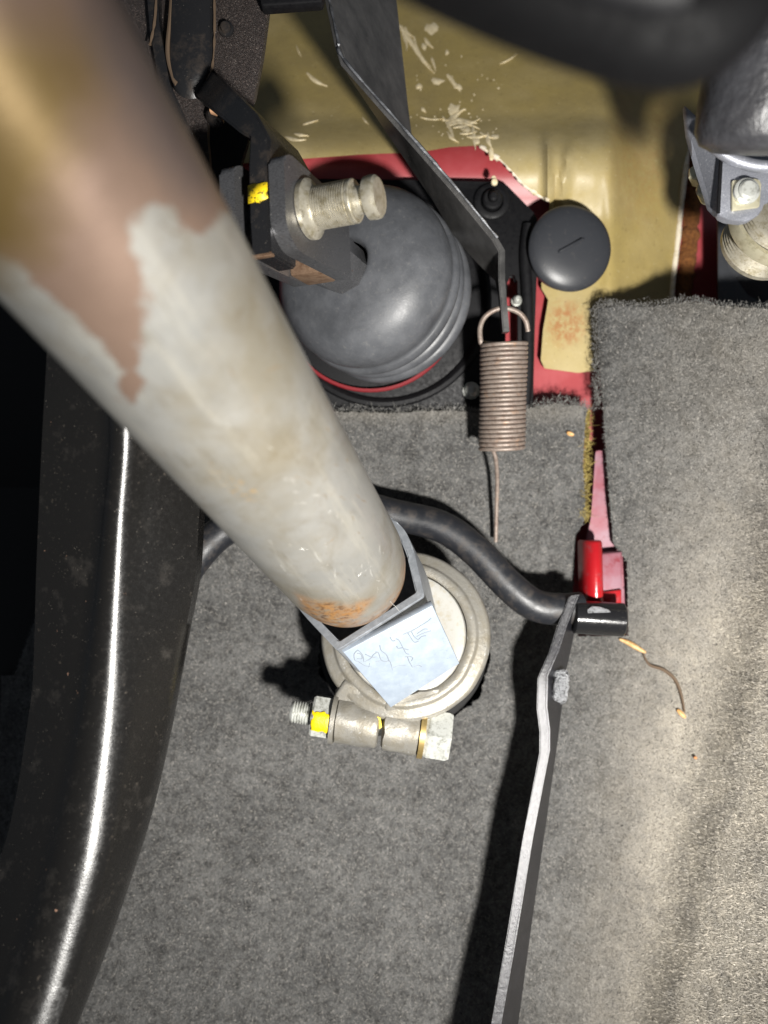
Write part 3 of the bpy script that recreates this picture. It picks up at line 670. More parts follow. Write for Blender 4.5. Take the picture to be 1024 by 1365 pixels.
bm = bmesh.new(); add_lathe(bm, [(0, .003), (.003, .003), (.0045, .0018), (.0048, 0)], P(288, 160, .262), -FW, 16); finish('rivet', bm, m_black, box)
bm = bmesh.new(); add_prism(bm, [P(x, y, .2525) for x, y in ((276, 133), (284, 137), (290, 148), (287, 150), (279, 147))], FW * .003, .0005)
tag(finish('foam_chip', bm, m_peach), 'small peach foam chip wedged beside the black pressed rib', 'chip')
for ln in (((285, -40), (286, 40), (283, 88), (273, 114)), ((273, 117), (286, 142), (300, 152), (320, 166)), ((210, -60), (207, 20), (200, 60))):
    bm = bmesh.new(); q = catmull([P(x, y, .2570) for x, y in ln], 8); add_tube(bm, q, [.0004 * random.uniform(.5, 1.4) for _ in q], 6); finish('seam_bead', bm, m_debris, box)
for (x, y, d_, r_) in ((241, 166, .2615, .0018), (256, 205, .2615, .0014), (212, 70, .283, .0030), (302, 40, .2615, .0022)):
    bm = bmesh.new(); add_lathe(bm, [(0, r_ * 1.25), (r_ * .4, r_ * 1.2), (r_ * .5, r_ * .9), (r_ * 1.1, r_ * .75), (r_ * 1.3, 0)], P(x, y, d_), -FW, 14); finish('rivet', bm, m_black, box)
flat('edge_flange', [(186, -120), (206, -120), (212, 30), (226, 110), (262, 190), (284, 258), (276, 262), (250, 200), (214, 122), (200, 40)], .2575, .006, m_black, box, 3)
# dark side channel seen at the very left top
flat('rear_channel', [(100, -180), (215, -180), (212, 20), (190, 60), (150, 80)], .285, .004, m_plate, box, 4)

# ------------------------------------------------------------------ bent steel lever that holds the spring
lev = thing('spring_lever', 'bent flat steel strip running diagonally to the spring', 'lever strip', P(670, 430, .295))
rows = [((430, -130, .268), (515, -130, .296)), ((436, 0, .2685), (526, 0, .297)), ((448, 55, .2690), (541, 140, .2995)), ((457, 82, .270), (550, 212, .302)), ((532, 168, .2775), (580, 265, .307)), ((604, 250, .2845), (610, 318, .311)), ((660, 318, .290), (652, 362, .313)), ((669, 334, .2905), (664, 374, .3115)), ((669, 372, .2915), (668, 390, .306)), ((675, 442, .2925), (672, 445, .302))]
def add_strip(bm, rows, th):
    n = len(rows); E = [P(*a) for a, b in rows]; B = [P(*b) for a, b in rows]; N = []
    for i in range(n):
        t = E[min(i + 1, n - 1)] - E[max(i - 1, 0)]; N.append(t.cross(B[i] - E[i]).normalized())
    R = []
    for i in range(n): R.append([bm.verts.new(E[i] + N[i] * th), bm.verts.new(E[i] - N[i] * th), bm.verts.new(B[i] - N[i] * th), bm.verts.new(B[i] + N[i] * th)])
    es = []
    for A, C in zip(R, R[1:]):
        for k in range(4): bm.faces.new((A[k], A[(k + 1) % 4], C[(k + 1) % 4], C[k]))
        es += [bm.edges.get((A[k], C[k])) for k in range(4)]
    bm.faces.new(R[0][::-1]); bm.faces.new(R[-1])
    bmesh.ops.bevel(bm, geom=es, offset=.0004, segments=2, affect='EDGES', clamp_overlap=True)
bm = bmesh.new(); add_strip(bm, rows, .0013); finish('strip', bm, m_strip, lev, smooth=35)
bm = bmesh.new(); pts = [P(a[0] + 3, a[1] - 1, a[2] - .0006) for a, b in rows[1:7]]
# bright edge of the strip: a fine burr
pts = catmull(pts, 10); add_tube(bm, pts, [.0006 * random.uniform(.6, 1.5) for _ in pts], 6); finish('edge_burr', bm, m_steel, lev)

# ------------------------------------------------------------------ return spring
def spring_pts():
    c0 = P(672, 455, .298); c1 = P(669, 598, .305); ax = (c1 - c0); x, y, a = frame_of(ax, RI); R_ = .0088; turns = 24; pts = []
    # top hook: rises from the coil and loops through the strip
    hook = [P(641, 456, .297), P(640, 438, .2965), P(646, 423, .296), P(660, 413, .2955), P(676, 411, .2955), P(692, 417, .2955), P(701, 428, .296), P(704, 442, .297)]
    coil = []
    for k in range(turns * 24 + 1):
        th = 2 * math.pi * k / 24; f = k / (turns * 24); rr = R_ * (1 + .012 * math.sin(f * 9))
        coil.append(c0 + ax * f + (x * math.cos(th + math.pi) + y * math.sin(th + math.pi)) * rr)
    tail = [P(661, 596, .2975), P(658, 601, .2985), P(661, 612, .301), P(663, 640, .309), P(662, 680, .316), P(661, 722, .321)]
    return hook, coil, tail
hook, coil, tail = spring_pts()
spr = thing('return_spring', 'rusty brown tension spring hooked to the bent steel strip', 'spring', P(661, 722, .304))
bm = bmesh.new(); add_tube(bm, coil, .00088, 10); finish('coil', bm, m_spring, spr, smooth=60)
bm = bmesh.new(); add_tube(bm, catmull(hook[::-1][:-1] + [hook[0], coil[0]], 6), .00105, 10); finish('hook', bm, m_spring, spr, smooth=60)
bm = bmesh.new(); add_tube(bm, catmull([coil[-1] + V(.003, .0, .004), P(672, 599, .2965)] + tail, 6), .00088, 10); finish('tail_wire', bm, m_spring, spr, smooth=60)

# ------------------------------------------------------------------ round plug
plug = thing('round_plug', 'round black rubber plug with a raised bar pressed into the insulation', 'plug', P(759, 332, .33))
pc = P(759, 332, .3215); pax = V(.10, -.06, 1).normalized()
bm = bmesh.new(); add_lathe(bm, [(-.006, .0165), (-.0015, .0170), (.0, .0183), (.0006, .0185), (.0015, .0181), (.0030, .0160), (.0042, .0125), (.0049, .0080), (.0051, .0040), (.0052, 0)], pc, pax, 64); finish('plug_dome', bm, m_cap, plug, smooth=60)
bm = bmesh.new(); add_tube(bm, [P(743, 337, .3165), P(746, 335.5, .3160), P(776, 319.5, .3160), P(779, 318, .3165)], [.0003, .0008, .0008, .0003], 10); finish('raised_bar', bm, m_cap, plug)

# ------------------------------------------------------------------ throttle lever and cross shaft
thr = thing('accelerator_lever', 'thin black accelerator lever running down over the carpet', 'lever', P(745, 850, .305))
rod = [P(230, 790, .296), P(262, 742, .296), P(300, 706, .300), (P(360, 678, .306)), P(450, 670, .309), P(525, 686, .310), P(588, 702, .308), P(634, 734, .306), P(676, 778, .304), P(712, 806, .303), P(748, 812, .303), P(775, 810, .304)]
bm = bmesh.new(); rp = catmull(rod, 8); add_tube(bm, rp, [.0066 + .0002 * noise.noise(p * 90) for p in rp], 24); finish('cross_shaft', bm, m_hose, thr, smooth=60)
# lever arm as a deep flat bar, edge-on to the viewer
LF = [((758, 795, .2960), (779, 797, .3000)), ((741, 838, .2945), (770, 845, .3080)), ((731, 870, .2925), (763, 878, .3085)), ((716, 904, .2905), (757, 905, .308)), ((715, 945, .2895), (754, 940, .3075)), ((719, 975, .2890), (748, 985, .3065)), ((719, 1003, .2885), (744, 1015, .306)), ((697, 1118, .2830), (729, 1118, .300)), ((676, 1242, .2770), (712, 1242, .294)), ((655, 1365, .2700), (695, 1365, .287)), ((630, 1520, .262), (672, 1520, .279))]
bm = bmesh.new(); R = []
for (a, b) in LF:
    A = P(*a); wpx = 14; A2 = P(a[0] + wpx, a[1] - 3, a[2]); Bk = P(b[0] - 4, b[1], b[2]); B0 = Bk + (A - A2)
    R.append([bm.verts.new(A), bm.verts.new(A2), bm.verts.new(Bk), bm.verts.new(B0)])
es = []
for A, C in zip(R, R[1:]):
    for k in range(4): bm.faces.new((A[k], A[(k + 1) % 4], C[(k + 1) % 4], C[k]))
    es += [bm.edges.get((A[k], C[k])) for k in range(4)]
bm.faces.new(R[0][::-1]); bm.faces.new(R[-1])
bmesh.ops.bevel(bm, geom=es, offset=.0006, segments=2, affect='EDGES', clamp_overlap=True)
finish('lever_arm', bm, m_arm, thr, smooth=25)
bm = bmesh.new()
wp = [P(745, 896, .2975), P(749, 904, .2955), P(748, 914, .2945), P(747, 924, .2955), P(745, 931, .2975)]
add_tube(bm, catmull(wp, 4), [.0012] + [.0031] * 15 + [.0012], 12)
for v in bm.verts: v.co += V(*[noise.noise(v.co * 900 + Vector((s, 0, 0))) for s in (0, 50, 90)]) * .0008
finish('weld_bead', bm, m_weld, thr, smooth=0)
bm = bmesh.new(); add_lathe(bm, [(-.0006, .0), (-.0006, .0060), (0, .0068), (.0192, .0068), (.0198, .0062), (.0198, .0)], P(766, 822, .301), V(1, -.06, .05), 32); m_gloss = mat_black_paint('glossy_black_sleeve', (.010, .010, .011, 1), .14, .5); finish('pivot_sleeve', bm, m_gloss, thr)
bm = bmesh.new(); pts = [P(x, y, .2945) for x, y in ((784, 812), (790, 808), (801, 809), (812, 813), (818, 819), (811, 827), (803, 830), (797, 826), (788, 825), (783, 818))]
add_prism(bm, pts, FW * .0012, .0004); finish('worn_glint', bm, m_weld, thr)  # worn spot whose bright colour also paints the sleeve's highlight

# ------------------------------------------------------------------ red pivot bracket
rb = thing('pivot_bracket', 'red painted pivot bracket at the top of the accelerator lever', 'bracket', P(805, 790, .32))
flat('base_strip', [(794, 600), (806, 600), (810, 690), (822, 730), (836, 742), (836, 812), (784, 806), (782, 720), (788, 690)], .326, .002, m_pink, rb, 4)
bm = bmesh.new(); pr_ = []
for k in range(9): a = math.pi * k / 8; pr_.append((math.cos(a) * .0042, math.sin(a) * .0075))
A0 = P(788, 720, .3165); A1 = P(790, 803, .3115)
rings = [[bm.verts.new(A0 + (A1 - A0) * t + RI * x_ * s - FW * z_ * s) for x_, z_ in pr_ + [(-.0042, -.006), (.0042, -.006)]] for t, s in ((0, .88), (.04, 1), (.96, 1), (1, .9))]
for A, B in zip(rings, rings[1:]):
    n = len(A)
    for k in range(n): bm.faces.new((A[k], A[(k + 1) % n], B[(k + 1) % n], B[k]))
bm.faces.new(rings[0]); bm.faces.new(rings[-1]); finish('lug', bm, m_redgloss, rb, smooth=50)
bm = bmesh.new(); add_prism(bm, [P(x, y, d) for x, y, d in ((801, 738, .318), (830, 735, .318), (830, 803, .312), (801, 803, .312))], FW * .009, .001); finish('cheek', bm, m_pink, rb)
bm = bmesh.new(); add_prism(bm, [P(x, y, .3113) for x, y in ((799, 790), (829, 786), (829, 806), (799, 806))], FW * .005, .0007); finish('lip', bm, m_redgloss, rb)

# ------------------------------------------------------------------ steering shaft
T0 = P(466, 762, .252) + V(.0019, -.0037, -.0064); T1 = P(140, 310, .128); tax = (T1 - T0).normalized()
TR = .0209
shaft = thing('steering_shaft', 'scuffed grey steering tube crossing from the upper left down to the clamp', 'steering shaft', T0)
bm = bmesh.new()
prof = [(-.0005, .0), (-.0005, .0120), (.0005, .0150), (.002, .0172), (.0045, .0188), (.0085, .0198), (.014, .0204)] + [(t, TR) for t in np.arange(.018, .30, .002)]
add_lathe(bm, [(a, r) for a, r in prof], T0, tax, 160)
lays = {k: bm.verts.layers.float_color.new(k) for k in ('pink', 'olive', 'mauve', 'bronze', 'ochre')}
pinkp = [(-400, 60), (-100, 290), (20, 345), (80, 412), (150, 472), (165, 490), (152, 508), (158, 527), (176, 540), (187, 520), (188, 470), (195, 410), (190, 372), (172, 320), (180, 276), (228, 278), (240, 300), (262, 312), (420, 200), (200, -400), (-400, -400)]
mauvep = [(-300, -300), (160, -300), (300, 250), (250, 270), (190, 170), (140, 60), (90, -40)]
olivep = [(-400, -100), (40, 40), (130, 80), (110, 190), (50, 320), (-20, 350), (-80, 330), (-400, 300)]
ochp = [(282, 632), (296, 630), (330, 650), (348, 656), (340, 664), (318, 660), (300, 648)]
brz1 = [(392, 790), (418, 800), (440, 800), (462, 806), (500, 796), (476, 830), (446, 846), (412, 830)]; brz2 = [(540, 728), (556, 740), (556, 790), (526, 806), (534, 770)]
for v in bm.verts:
    a, b, d = project(v.co)
    if d < .02: continue
    def put_(k, t): v[lays[k]] = (t, t, t, 1)
    put_('pink', max(0, min(1, .5 + poly_dist(a, b, pinkp) / 40)))
    put_('olive', max(0, min(1, .5 + poly_dist(a, b, olivep) / 190)))
    put_('mauve', max(0, min(1, .5 + poly_dist(a, b, mauvep) / 170)))
    t = (v.co - T0).dot(tax); put_('bronze', max(sstep(.012, .003, t + .006 * noise.noise(v.co * 60)), sstep(-5, 10, max(poly_dist(a, b, brz1), poly_dist(a, b, brz2)))))
    put_('ochre', max(0, min(1, .55 + poly_dist(a, b, ochp) / 14)))

tube = finish('tube', bm, m_tube, shaft, smooth=60)
_q = Vector((0, 0, 1)).rotation_difference(tax); tube.data.transform(_q.inverted().to_matrix().to_4x4()); tube.rotation_euler = _q.to_euler()   # local Z runs along the tube

def on_tube(x, y, lift=0.0):
    dr = (P(x, y, 1) - CAM).normalized(); o_ = CAM - T0; d1 = dr - tax * dr.dot(tax); o1 = o_ - tax * o_.dot(tax)
    A_ = d1.dot(d1); B_ = 2 * d1.dot(o1); C_ = o1.dot(o1) - (TR + lift) ** 2; q = B_ * B_ - 4 * A_ * C_
    if q < 0: return None
    return CAM + dr * ((-B_ - math.sqrt(q)) / (2 * A_))
def marks(name, lines, r_, mat):
    bm = bmesh.new()
    for ln in lines:
        pts = catmull([Vector((x, y, 0)) for x, y in ln], 6); q = [on_tube(p.x + random.gauss(0, .4), p.y + random.gauss(0, .4), -r_ * .75) for p in pts]; q = [p for p in q if p]
        if len(q) > 2: add_tube(bm, q, [r_ * (.2 + math.sin(math.pi * (i + .3) / len(q))) * random.uniform(.5, 1.2) for i in range(len(q))], 5)
    o = finish(name, bm, mat, shaft, smooth=60); o['kind'] = 'stuff'; return o
m_scr = M('bare_metal_scratch', lin(196, 194, 188), .3, .3); m_stain = M('brown_stain', lin(104, 86, 58), .6); m_dscr = M('dark_scratch', lin(70, 66, 60), .6)
lines = [[(381, 673), (398, 671), (414, 669)], [(371, 748), (380, 760), (389, 768)], [(398, 733), (412, 731)], [(400, 796), (406, 806)], [(470, 775), (484, 762), (500, 752)], [(488, 742), (494, 760), (498, 778)], [(430, 720), (436, 730)], [(352, 715), (366, 728)], [(505, 722), (508, 745)], [(420, 760), (440, 752)], [(455, 690), (458, 705)], [(300, 560), (306, 572)], [(350, 590), (366, 600)]]
for k in range(16):
    x = random.uniform(330, 520); y = 640 + (x - 330) * .62 + random.uniform(-40, 60); a = random.gauss(.9, .7); L_ = random.uniform(5, 26); lines.append([(x, y), (x + L_ * math.cos(a), y + L_ * math.sin(a))])
marks('scratch', lines, .00008, m_scr)
lines = [[(462, 672), (470, 690), (474, 705)], [(470, 705), (482, 715), (487, 728)], [(430, 560), (440, 575), (455, 580)], [(452, 660), (462, 668)], [(300, 480), (312, 500), (330, 512)], [(345, 520), (352, 500), (370, 488), (392, 492)], [(470, 655), (480, 664), (492, 672)], [(405, 790), (420, 800), (440, 806)], [(424, 730), (440, 722), (448, 712)], [(276, 608), (284, 622), (290, 640)], [(206, 400), (214, 408), (224, 404)], [(380, 640), (396, 636), (412, 644), (420, 660)]]
for k in range(9):
    x = random.uniform(230, 520); y = 520 + (x - 230) * .80 + random.uniform(-90, 60); a = random.gauss(.9, .5); L_ = random.uniform(6, 22); lines.append([(x, y), (x + L_ * .5 * math.cos(a), y + L_ * .5 * math.sin(a) + random.uniform(-2, 2)), (x + L_ * math.cos(a), y + L_ * math.sin(a))])
marks('stain_line', lines, .00013, m_stain)
lines = [[(395, 769), (408, 767)], [(462, 768), (470, 778)]]
for k in range(14):
    x = random.uniform(260, 520); y = 590 + (x - 250) * .75 + random.uniform(-70, 60); a = random.gauss(.6, .9); L_ = random.uniform(3, 9); lines.append([(x, y), (x + L_ * math.cos(a), y + L_ * math.sin(a))])
marks('dark_scratch', lines, .00008, m_dscr)

# yoke sleeve (D shaped) around the tube end
def d_rim(px_, py_): return .2485 + (866 - py_) * .000125 - (px_ - 450) * .00004
rim_o = [(380, 775), (389, 800), (408, 823), (450, 868), (566, 796), (552, 734), (540, 705), (520, 688), (470, 660), (425, 672), (390, 715)]
rim_i = [(392, 775), (399, 796), (416, 817), (452, 854), (554, 789), (542, 738), (530, 712), (512, 700), (468, 676), (432, 686), (402, 722)]
rim_o = rounded(rim_o, [10, 10, 10, 5, 5, 12, 14, 14, 20, 20, 20], 4); rim_i = rounded(rim_i, [8, 8, 8, 3, 3, 10, 12, 12, 18, 18, 18], 4)
ext = tax * -.026
bm = bmesh.new(); n = len(rim_o)
A = [bm.verts.new(P(x, y, d_rim(x, y))) for x, y in rim_o]; B = [bm.verts.new(P(x, y, d_rim(x, y))) for x, y in rim_i]
A2 = [bm.verts.new(v.co + ext) for v in A]; B2 = [bm.verts.new(v.co + ext * .9) for v in B]
for k in range(n):
    k2 = (k + 1) % n
    bm.faces.new((A[k], A[k2], B[k2], B[k])); bm.faces.new((A[k], A2[k], A2[k2], A[k2])); bm.faces.new((B[k], B[k2], B2[k2], B2[k]))
bm.faces.new(A2); bm.faces.new(B2[::-1])
bmesh.ops.bevel(bm, geom=[bm.edges.get((A[k], A[(k + 1) % n])) for k in range(n)] + [bm.edges.get((B[k], B[(k + 1) % n])) for k in range(n)], offset=.0005, segments=2, affect='EDGES', clamp_overlap=True)
finish('sleeve', bm, m_sleeve, shaft, smooth=35)
fp = [P(457, 870, .2490), P(577, 807, .2472), P(613, 885, .2655), P(521, 944, .2680)]
fn = (fp[1] - fp[0]).cross(fp[2] - fp[0]).normalized()
if fn.dot(CAM - fp[0]) < 0: fn = -fn
bm = bmesh.new(); add_prism(bm, fp, -fn * .003, .0005); facepl = finish('face_plate', bm, m_face, shaft, smooth=30)
# pen strokes on the plate, drawn on its own plane: u along the top edge, v down
def FPt(x, y):
    # intersect the view ray with the plate plane
    dr = (P(x, y, 1) - CAM); t = (fp[0] - CAM).dot(fn) / dr.dot(fn); return CAM + dr * t
k_ = 200 / 1024
strokes = [[(190, 440), (165, 470), (170, 510), (195, 520)], [(185, 465), (210, 470), (218, 500), (185, 500)], [(195, 445), (222, 475), (230, 520)], [(195, 520), (235, 545), (285, 555)], [(205, 560), (240, 575), (290, 570)], [(215, 590), (260, 560), (270, 530)], [(220, 580), (260, 600), (275, 610)],
           [(240, 470), (285, 490), (310, 490)], [(235, 520), (275, 500), (300, 470), (330, 455)], [(240, 600), (290, 632)], [(270, 600), (320, 628)],
           [(340, 410), (350, 445), (385, 475), (405, 520)], [(310, 455), (330, 460), (350, 510), (385, 520)], [(310, 520), (345, 515)], [(385, 520), (405, 515), (418, 545), (430, 600)], [(430, 560), (470, 545), (515, 545)],
           [(410, 355), (425, 378), (445, 378)], [(450, 365), (470, 375), (490, 410), (500, 430), (535, 440)], [(455, 415), (465, 430), (500, 425)], [(500, 430), (520, 465), (540, 470)], [(510, 490), (540, 485), (565, 495), (555, 515)], [(530, 490), (540, 520), (560, 555)],
           [(500, 335), (560, 310), (620, 275)], [(530, 325), (550, 355), (575, 388), (605, 380)], [(555, 312), (570, 345), (600, 370), (625, 350), (655, 345)], [(590, 350), (630, 330), (690, 310)], [(610, 280), (660, 250), (690, 225)], [(595, 330), (640, 300), (665, 300)],
           [(290, 665), (350, 620), (420, 580)], [(395, 690), (408, 720), (425, 738)], [(560, 560), (600, 545), (625, 555)]]
bm = bmesh.new()
for st in strokes:
    pts = [FPt(440 + x * k_, 780 + y * k_) + fn * .0001 for x, y in st]
    pts = catmull([Vector(p) for p in pts], 5); add_tube(bm, pts, .00016, 6)
finish('pen_mark', bm, m_ink, facepl)

# ------------------------------------------------------------------ clamp at the bottom of the steering shaft
CC = P(540, 846, .287); cax = V(-.10, .30, .95).normalized()
clamp = thing('pinch_clamp', 'cast zinc pinch clamp around the steering shaft end', 'clamp', CC)
bm = bmesh.new(); prof = [(-.008, .0235), (-.008, .0318), (-.004, .0326), (.0010, .0328), (.0024, .0322), (.0030, .0312), (.0031, .0285), (.0036, .0278), (.0044, .0275), (.0048, .0268), (.0048, .0246), (.0042, .0238), (-.008, .0235)]
add_lathe(bm, prof, CC, cax, 96, cap=False, wob=lambda t, u: .0004 * noise.noise(Vector((math.cos(u * 6.283) * 3, math.sin(u * 6.283) * 3, t * 90)))); finish('ring', bm, m_cast, clamp, smooth=50)
bm = bmesh.new(); add_lathe(bm, [(-.008, 0), (-.008, .0236), (.0035, .0236), (.0048, .0230), (.0052, .0218), (.0050, .0190), (.0044, .0150), (.0040, 0)], CC, cax, 64); finish('nylon_bush', bm, m_nylon, clamp)
# ears
def ear(pts, d, thick, name='ear'):
    bm = bmesh.new(); add_prism(bm, [P(x, y, dd) for x, y, dd in pts], FW * thick, .0018, 3)
    bmesh.ops.subdivide_edges(bm, edges=[e for e in bm.edges if e.calc_length() > .006], cuts=3, use_grid_fill=True)
    for v in bm.verts: v.co += V(*[noise.noise(v.co * 260 + Vector((s, 0, 0))) for s in (0, 50, 90)]) * .0004
    finish(name, bm, m_cast, clamp, smooth=50)
BO = P(505, 966, .283); bdir = (P(600, 982, .281) - P(400, 951, .284)).normalized()
def bolt_s(px_): # distance along the bolt for an image column
    return (P(px_, 966, .283) - BO).dot(RI)
for a0, a1, neckp in ((447, 506, [(449, 968, .282), (446, 925, .2805), (460, 906, .2795), (484, 916, .2780), (505, 938, .2775), (504, 970, .281)]),
                     (511, 561, [(513, 970, .280), (513, 938, .2745), (522, 928, .2735), (560, 922, .2735), (588, 916, .2745), (590, 936, .2755), (560, 970, .279)])):
    bm = bmesh.new(); t0, t1 = bolt_s(a0), bolt_s(a1); rr_ = .0090
    prof_ = [(t0, .0060), (t0, rr_ * .86), (t0 + .0008, rr_ * .97)] + [(t0 + .0008 + (t1 - t0 - .0016) * k / 8, rr_) for k in range(9)] + [(t1 - .0004, rr_ * .96), (t1, rr_ * .86), (t1, .0060)]
    add_lathe(bm, prof_, BO, bdir, 40)
    add_prism(bm, [P(x, y, dd) for x, y, dd in neckp], FW * .007, .0016, 3)
    bmesh.ops.subdivide_edges(bm, edges=[e for e in bm.edges if e.calc_length() > .005], cuts=3, use_grid_fill=True)
    for v in bm.verts: v.co += V(*[noise.noise(v.co * 260 + Vector((s_, 0, 0))) for s_ in (0, 50, 90)]) * .0005
    finish('ear', bm, m_cast, clamp, smooth=50)
pb = finish('pinch_bolt', (lambda b: (add_lathe(b, [(bolt_s(386), 0), (bolt_s(386), .0034), (bolt_s(388), .0040)] + [q for k in range(8) for q in ((bolt_s(390 + k * 3.6), .0043), (bolt_s(391.6 + k * 3.6), .0037))] + [(bolt_s(422), .0040), (bolt_s(566), .0040)], BO, bdir, 28), b)[1])(bmesh.new()), m_bolt, clamp)
def hexa(name, s0, s1, r, mat, par, ch=.0008):
    bm = bmesh.new(); x, y, a = frame_of(bdir, UP); vs = []
    for t, rr in ((s0, r * .93), (s0 + ch, r), (s1 - ch, r), (s1, r * .93)):
        vs.append([bm.verts.new(BO + a * t + (x * math.cos(k * math.pi / 3 + .35) + y * math.sin(k * math.pi / 3 + .35)) * rr) for k in range(6)])
    for A, B in zip(vs, vs[1:]):
        for k in range(6): bm.faces.new((A[k], A[(k + 1) % 6], B[(k + 1) % 6], B[k]))
    bm.faces.new(vs[0]); bm.faces.new(vs[-1])
    return finish(name, bm, mat, par, smooth=20)
nut = hexa('nut', bolt_s(416), bolt_s(443), .0085, m_bolt, clamp)
lathe_part('washer', [(bolt_s(442), 0), (bolt_s(442), .0097), (bolt_s(448), .0097), (bolt_s(448), 0)], m_cast, clamp, BO, bdir)
lathe_part('washer', [(bolt_s(560), 0), (bolt_s(560), .0100), (bolt_s(567), .0100), (bolt_s(567), 0)], m_gold, clamp, BO, bdir)
hexa('bolt_head', bolt_s(566.5), bolt_s(601), .0100, m_bolt, clamp, .0014)
# paint dab on the nut
bm = bmesh.new(); x, y, a = frame_of(bdir, UP)
tw = (-FW - a * (-FW).dot(a)).normalized(); dn = (a.cross(tw)); dn = dn if dn.dot(UP) > 0 else -dn
for s0, s1, lo, hi in ((bolt_s(418), bolt_s(443.5), -.0044, .0036),):
    g = []
    for i in range(9):
        row = []
        for j in range(9):
            u = s0 + (s1 - s0) * i / 8; vv = lo + (hi - lo) * j / 8
            ed = min(i, 8 - i, j, 8 - j) == 0
            u += random.uniform(-.0005, .0005) * ed; vv += random.uniform(-.0006, .0006) * ed
            rr = .00805 if ed else .0087
            row.append(bm.verts.new(BO + a * u + (tw * math.cos(vv / .0085) + dn * math.sin(vv / .0085)) * rr))
        g.append(row)
    for i in range(8):
        for j in range(8): bm.faces.new((g[i][j], g[i + 1][j], g[i + 1][j + 1], g[i][j + 1]))
finish('paint_dab', bm, m_yellow, nut, smooth=60)
bm = bmesh.new()
for poly in (((504, 955), (508, 957), (509, 969), (505, 972)),):
    add_prism(bm, [P(x + random.uniform(-1, 1), y, .2755) for x, y in poly], FW * .0015, .0)
finish('paint_speck', bm, m_yellow, clamp)
# dark rubber seal in the floor around the clamp
bm = bmesh.new(); add_lathe(bm, [(0, .020), (0, .034), (.003, .036), (.004, .034), (.002, .020)], P(538, 860, .318), -FW, 48, cap=False); tag(finish('floor_grommet', bm, m_dark), 'black rubber grommet in the carpet hole behind the zinc clamp', 'grommet')

# ------------------------------------------------------------------ big black pedal arm at the left
ped = thing('clutch_pedal_arm', 'broad glossy black curved pedal arm at the left edge', 'pedal arm', P(60, 1365, .22))
prow = [(300, 70, 140, 280, .1960), (470, 62, 152, 276, .2060), (580, 56, 160, 272, .2125), (700, 51, 151, 265, .2170), (780, 48, 145, 260, .2182), (860, 46, 138, 246, .2185), (930, 43, 131, 234, .2177), (1000, 34, 121, 222, .2160), (1080, 22, 107, 206, .2126), (1160, 4, 91, 187, .2080), (1260, -30, 62, 157, .2000), (1365, -72, 28, 124, .1900), (1500, -150, -24, 76, .175)]
keys = [Vector((a, b, 0)) for a, b in [(0, 0)]]
def interp_rows(rows, n):
    cols = list(zip(*rows)); out = []
    for i in range(len(rows) - 1):
        for k in range(n):
            t = k / n; r = []
            for c in cols:
                p0, p1, p2, p3 = c[max(i - 1, 0)], c[i], c[i + 1], c[min(i + 2, len(c) - 1)]
                r.append(.5 * (2 * p1 + (p2 - p0) * t + (2 * p0 - 5 * p1 + 4 * p2 - p3) * t * t + (3 * p1 - p0 - 3 * p2 + p3) * t ** 3))
            out.append(r)
    out.append(rows[-1]); return out
def pedal_depths():
    ys = [300, 580, 700, 860, 1080, 1365, 1500]; sl = [.50, .30, .19, .04, -.153, -.40, -.5]; out_ = {860: .2185}
    for stp in (1, -1):
        y, d = 860, .2185
        while 300 <= y + stp <= 1500:
            sv = float(np.interp(y, ys, sl)); ym = (H0 / 2 - y) / FPX * d; y += stp
            d = (d + sv * ym) / (1 + sv * (H0 / 2 - y) / FPX); out_[y] = d
    return out_
PDp = pedal_depths()
bm = bmesh.new(); R = []
for (y, xl, xm, xr, d) in interp_rows(prow, 8):
    d = PDp[int(round(y))]
    sec = []
    # section: left flank, rounded crest, right flank, then returned edges (channel section)
    wl = (xm - 512) / FPX * d - (xl - 512) / FPX * (d + .0125); wr = (xr - 512) / FPX * (d + .0195) - (xm - 512) / FPX * d; c = P(xm, y, d)
    zl, zr = -.0080, -.0150; r = .0052 + .0040 * sstep(600, 1200, y)
    for t in np.linspace(0, 1, 7): sec.append((-wl + t * (wl - r), zl * (1 - t) ** 1.04 - .0045))
    for t in np.linspace(0, 1, 9)[1:-1]:
        a = -1 + 2 * t; sec.append((a * r, -.0045 * a * a))
    for t in np.linspace(0, 1, 7): sec.append((r + t * (wr - r), -.0045 + zr * t ** 1.04))
    sec2 = [(wr - .0004, -.0195 - .009), (wr - .0030, -.0195 - .009), (wr - .0034, -.0215), (-wl + .0034, -.0150), (-wl + .0030, -.0125 - .010), (-wl + .0004, -.0125 - .010)]
    R.append([bm.verts.new(c + RI * x + V(0, 0, z)) for x, z in sec + sec2])
for A, B in zip(R, R[1:]):
    n = len(A)
    for k in range(n): bm.faces.new((A[k], A[(k + 1) % n], B[(k + 1) % n], B[k]))
bm.faces.new(R[0]); bm.faces.new(R[-1])
finish('arm_shell', bm, m_pedal, ped, smooth=40)

# ------------------------------------------------------------------ foreground and right-hand hardware
hz = thing('dark_housing', 'out of focus black housing hanging across the top right corner', 'housing', P(800, -60, .083))
bm = bmesh.new(); hp = catmull([P(x, y, .082) for x, y in ((380, -200), (600, -78), (760, -10), (870, 22), (930, 16), (972, -40), (1000, -150))], 10)
add_tube(bm, hp, .0070, 32); finish('housing_shell', bm, m_hous, hz, smooth=60)
bm = bmesh.new(); hp = catmull([P(x, y, .076) for x, y in ((600, -110), (760, -40), (860, -14), (910, -14))], 8); add_tube(bm, hp, .0024, 16); finish('housing_rib', bm, m_plate, hz, smooth=60)

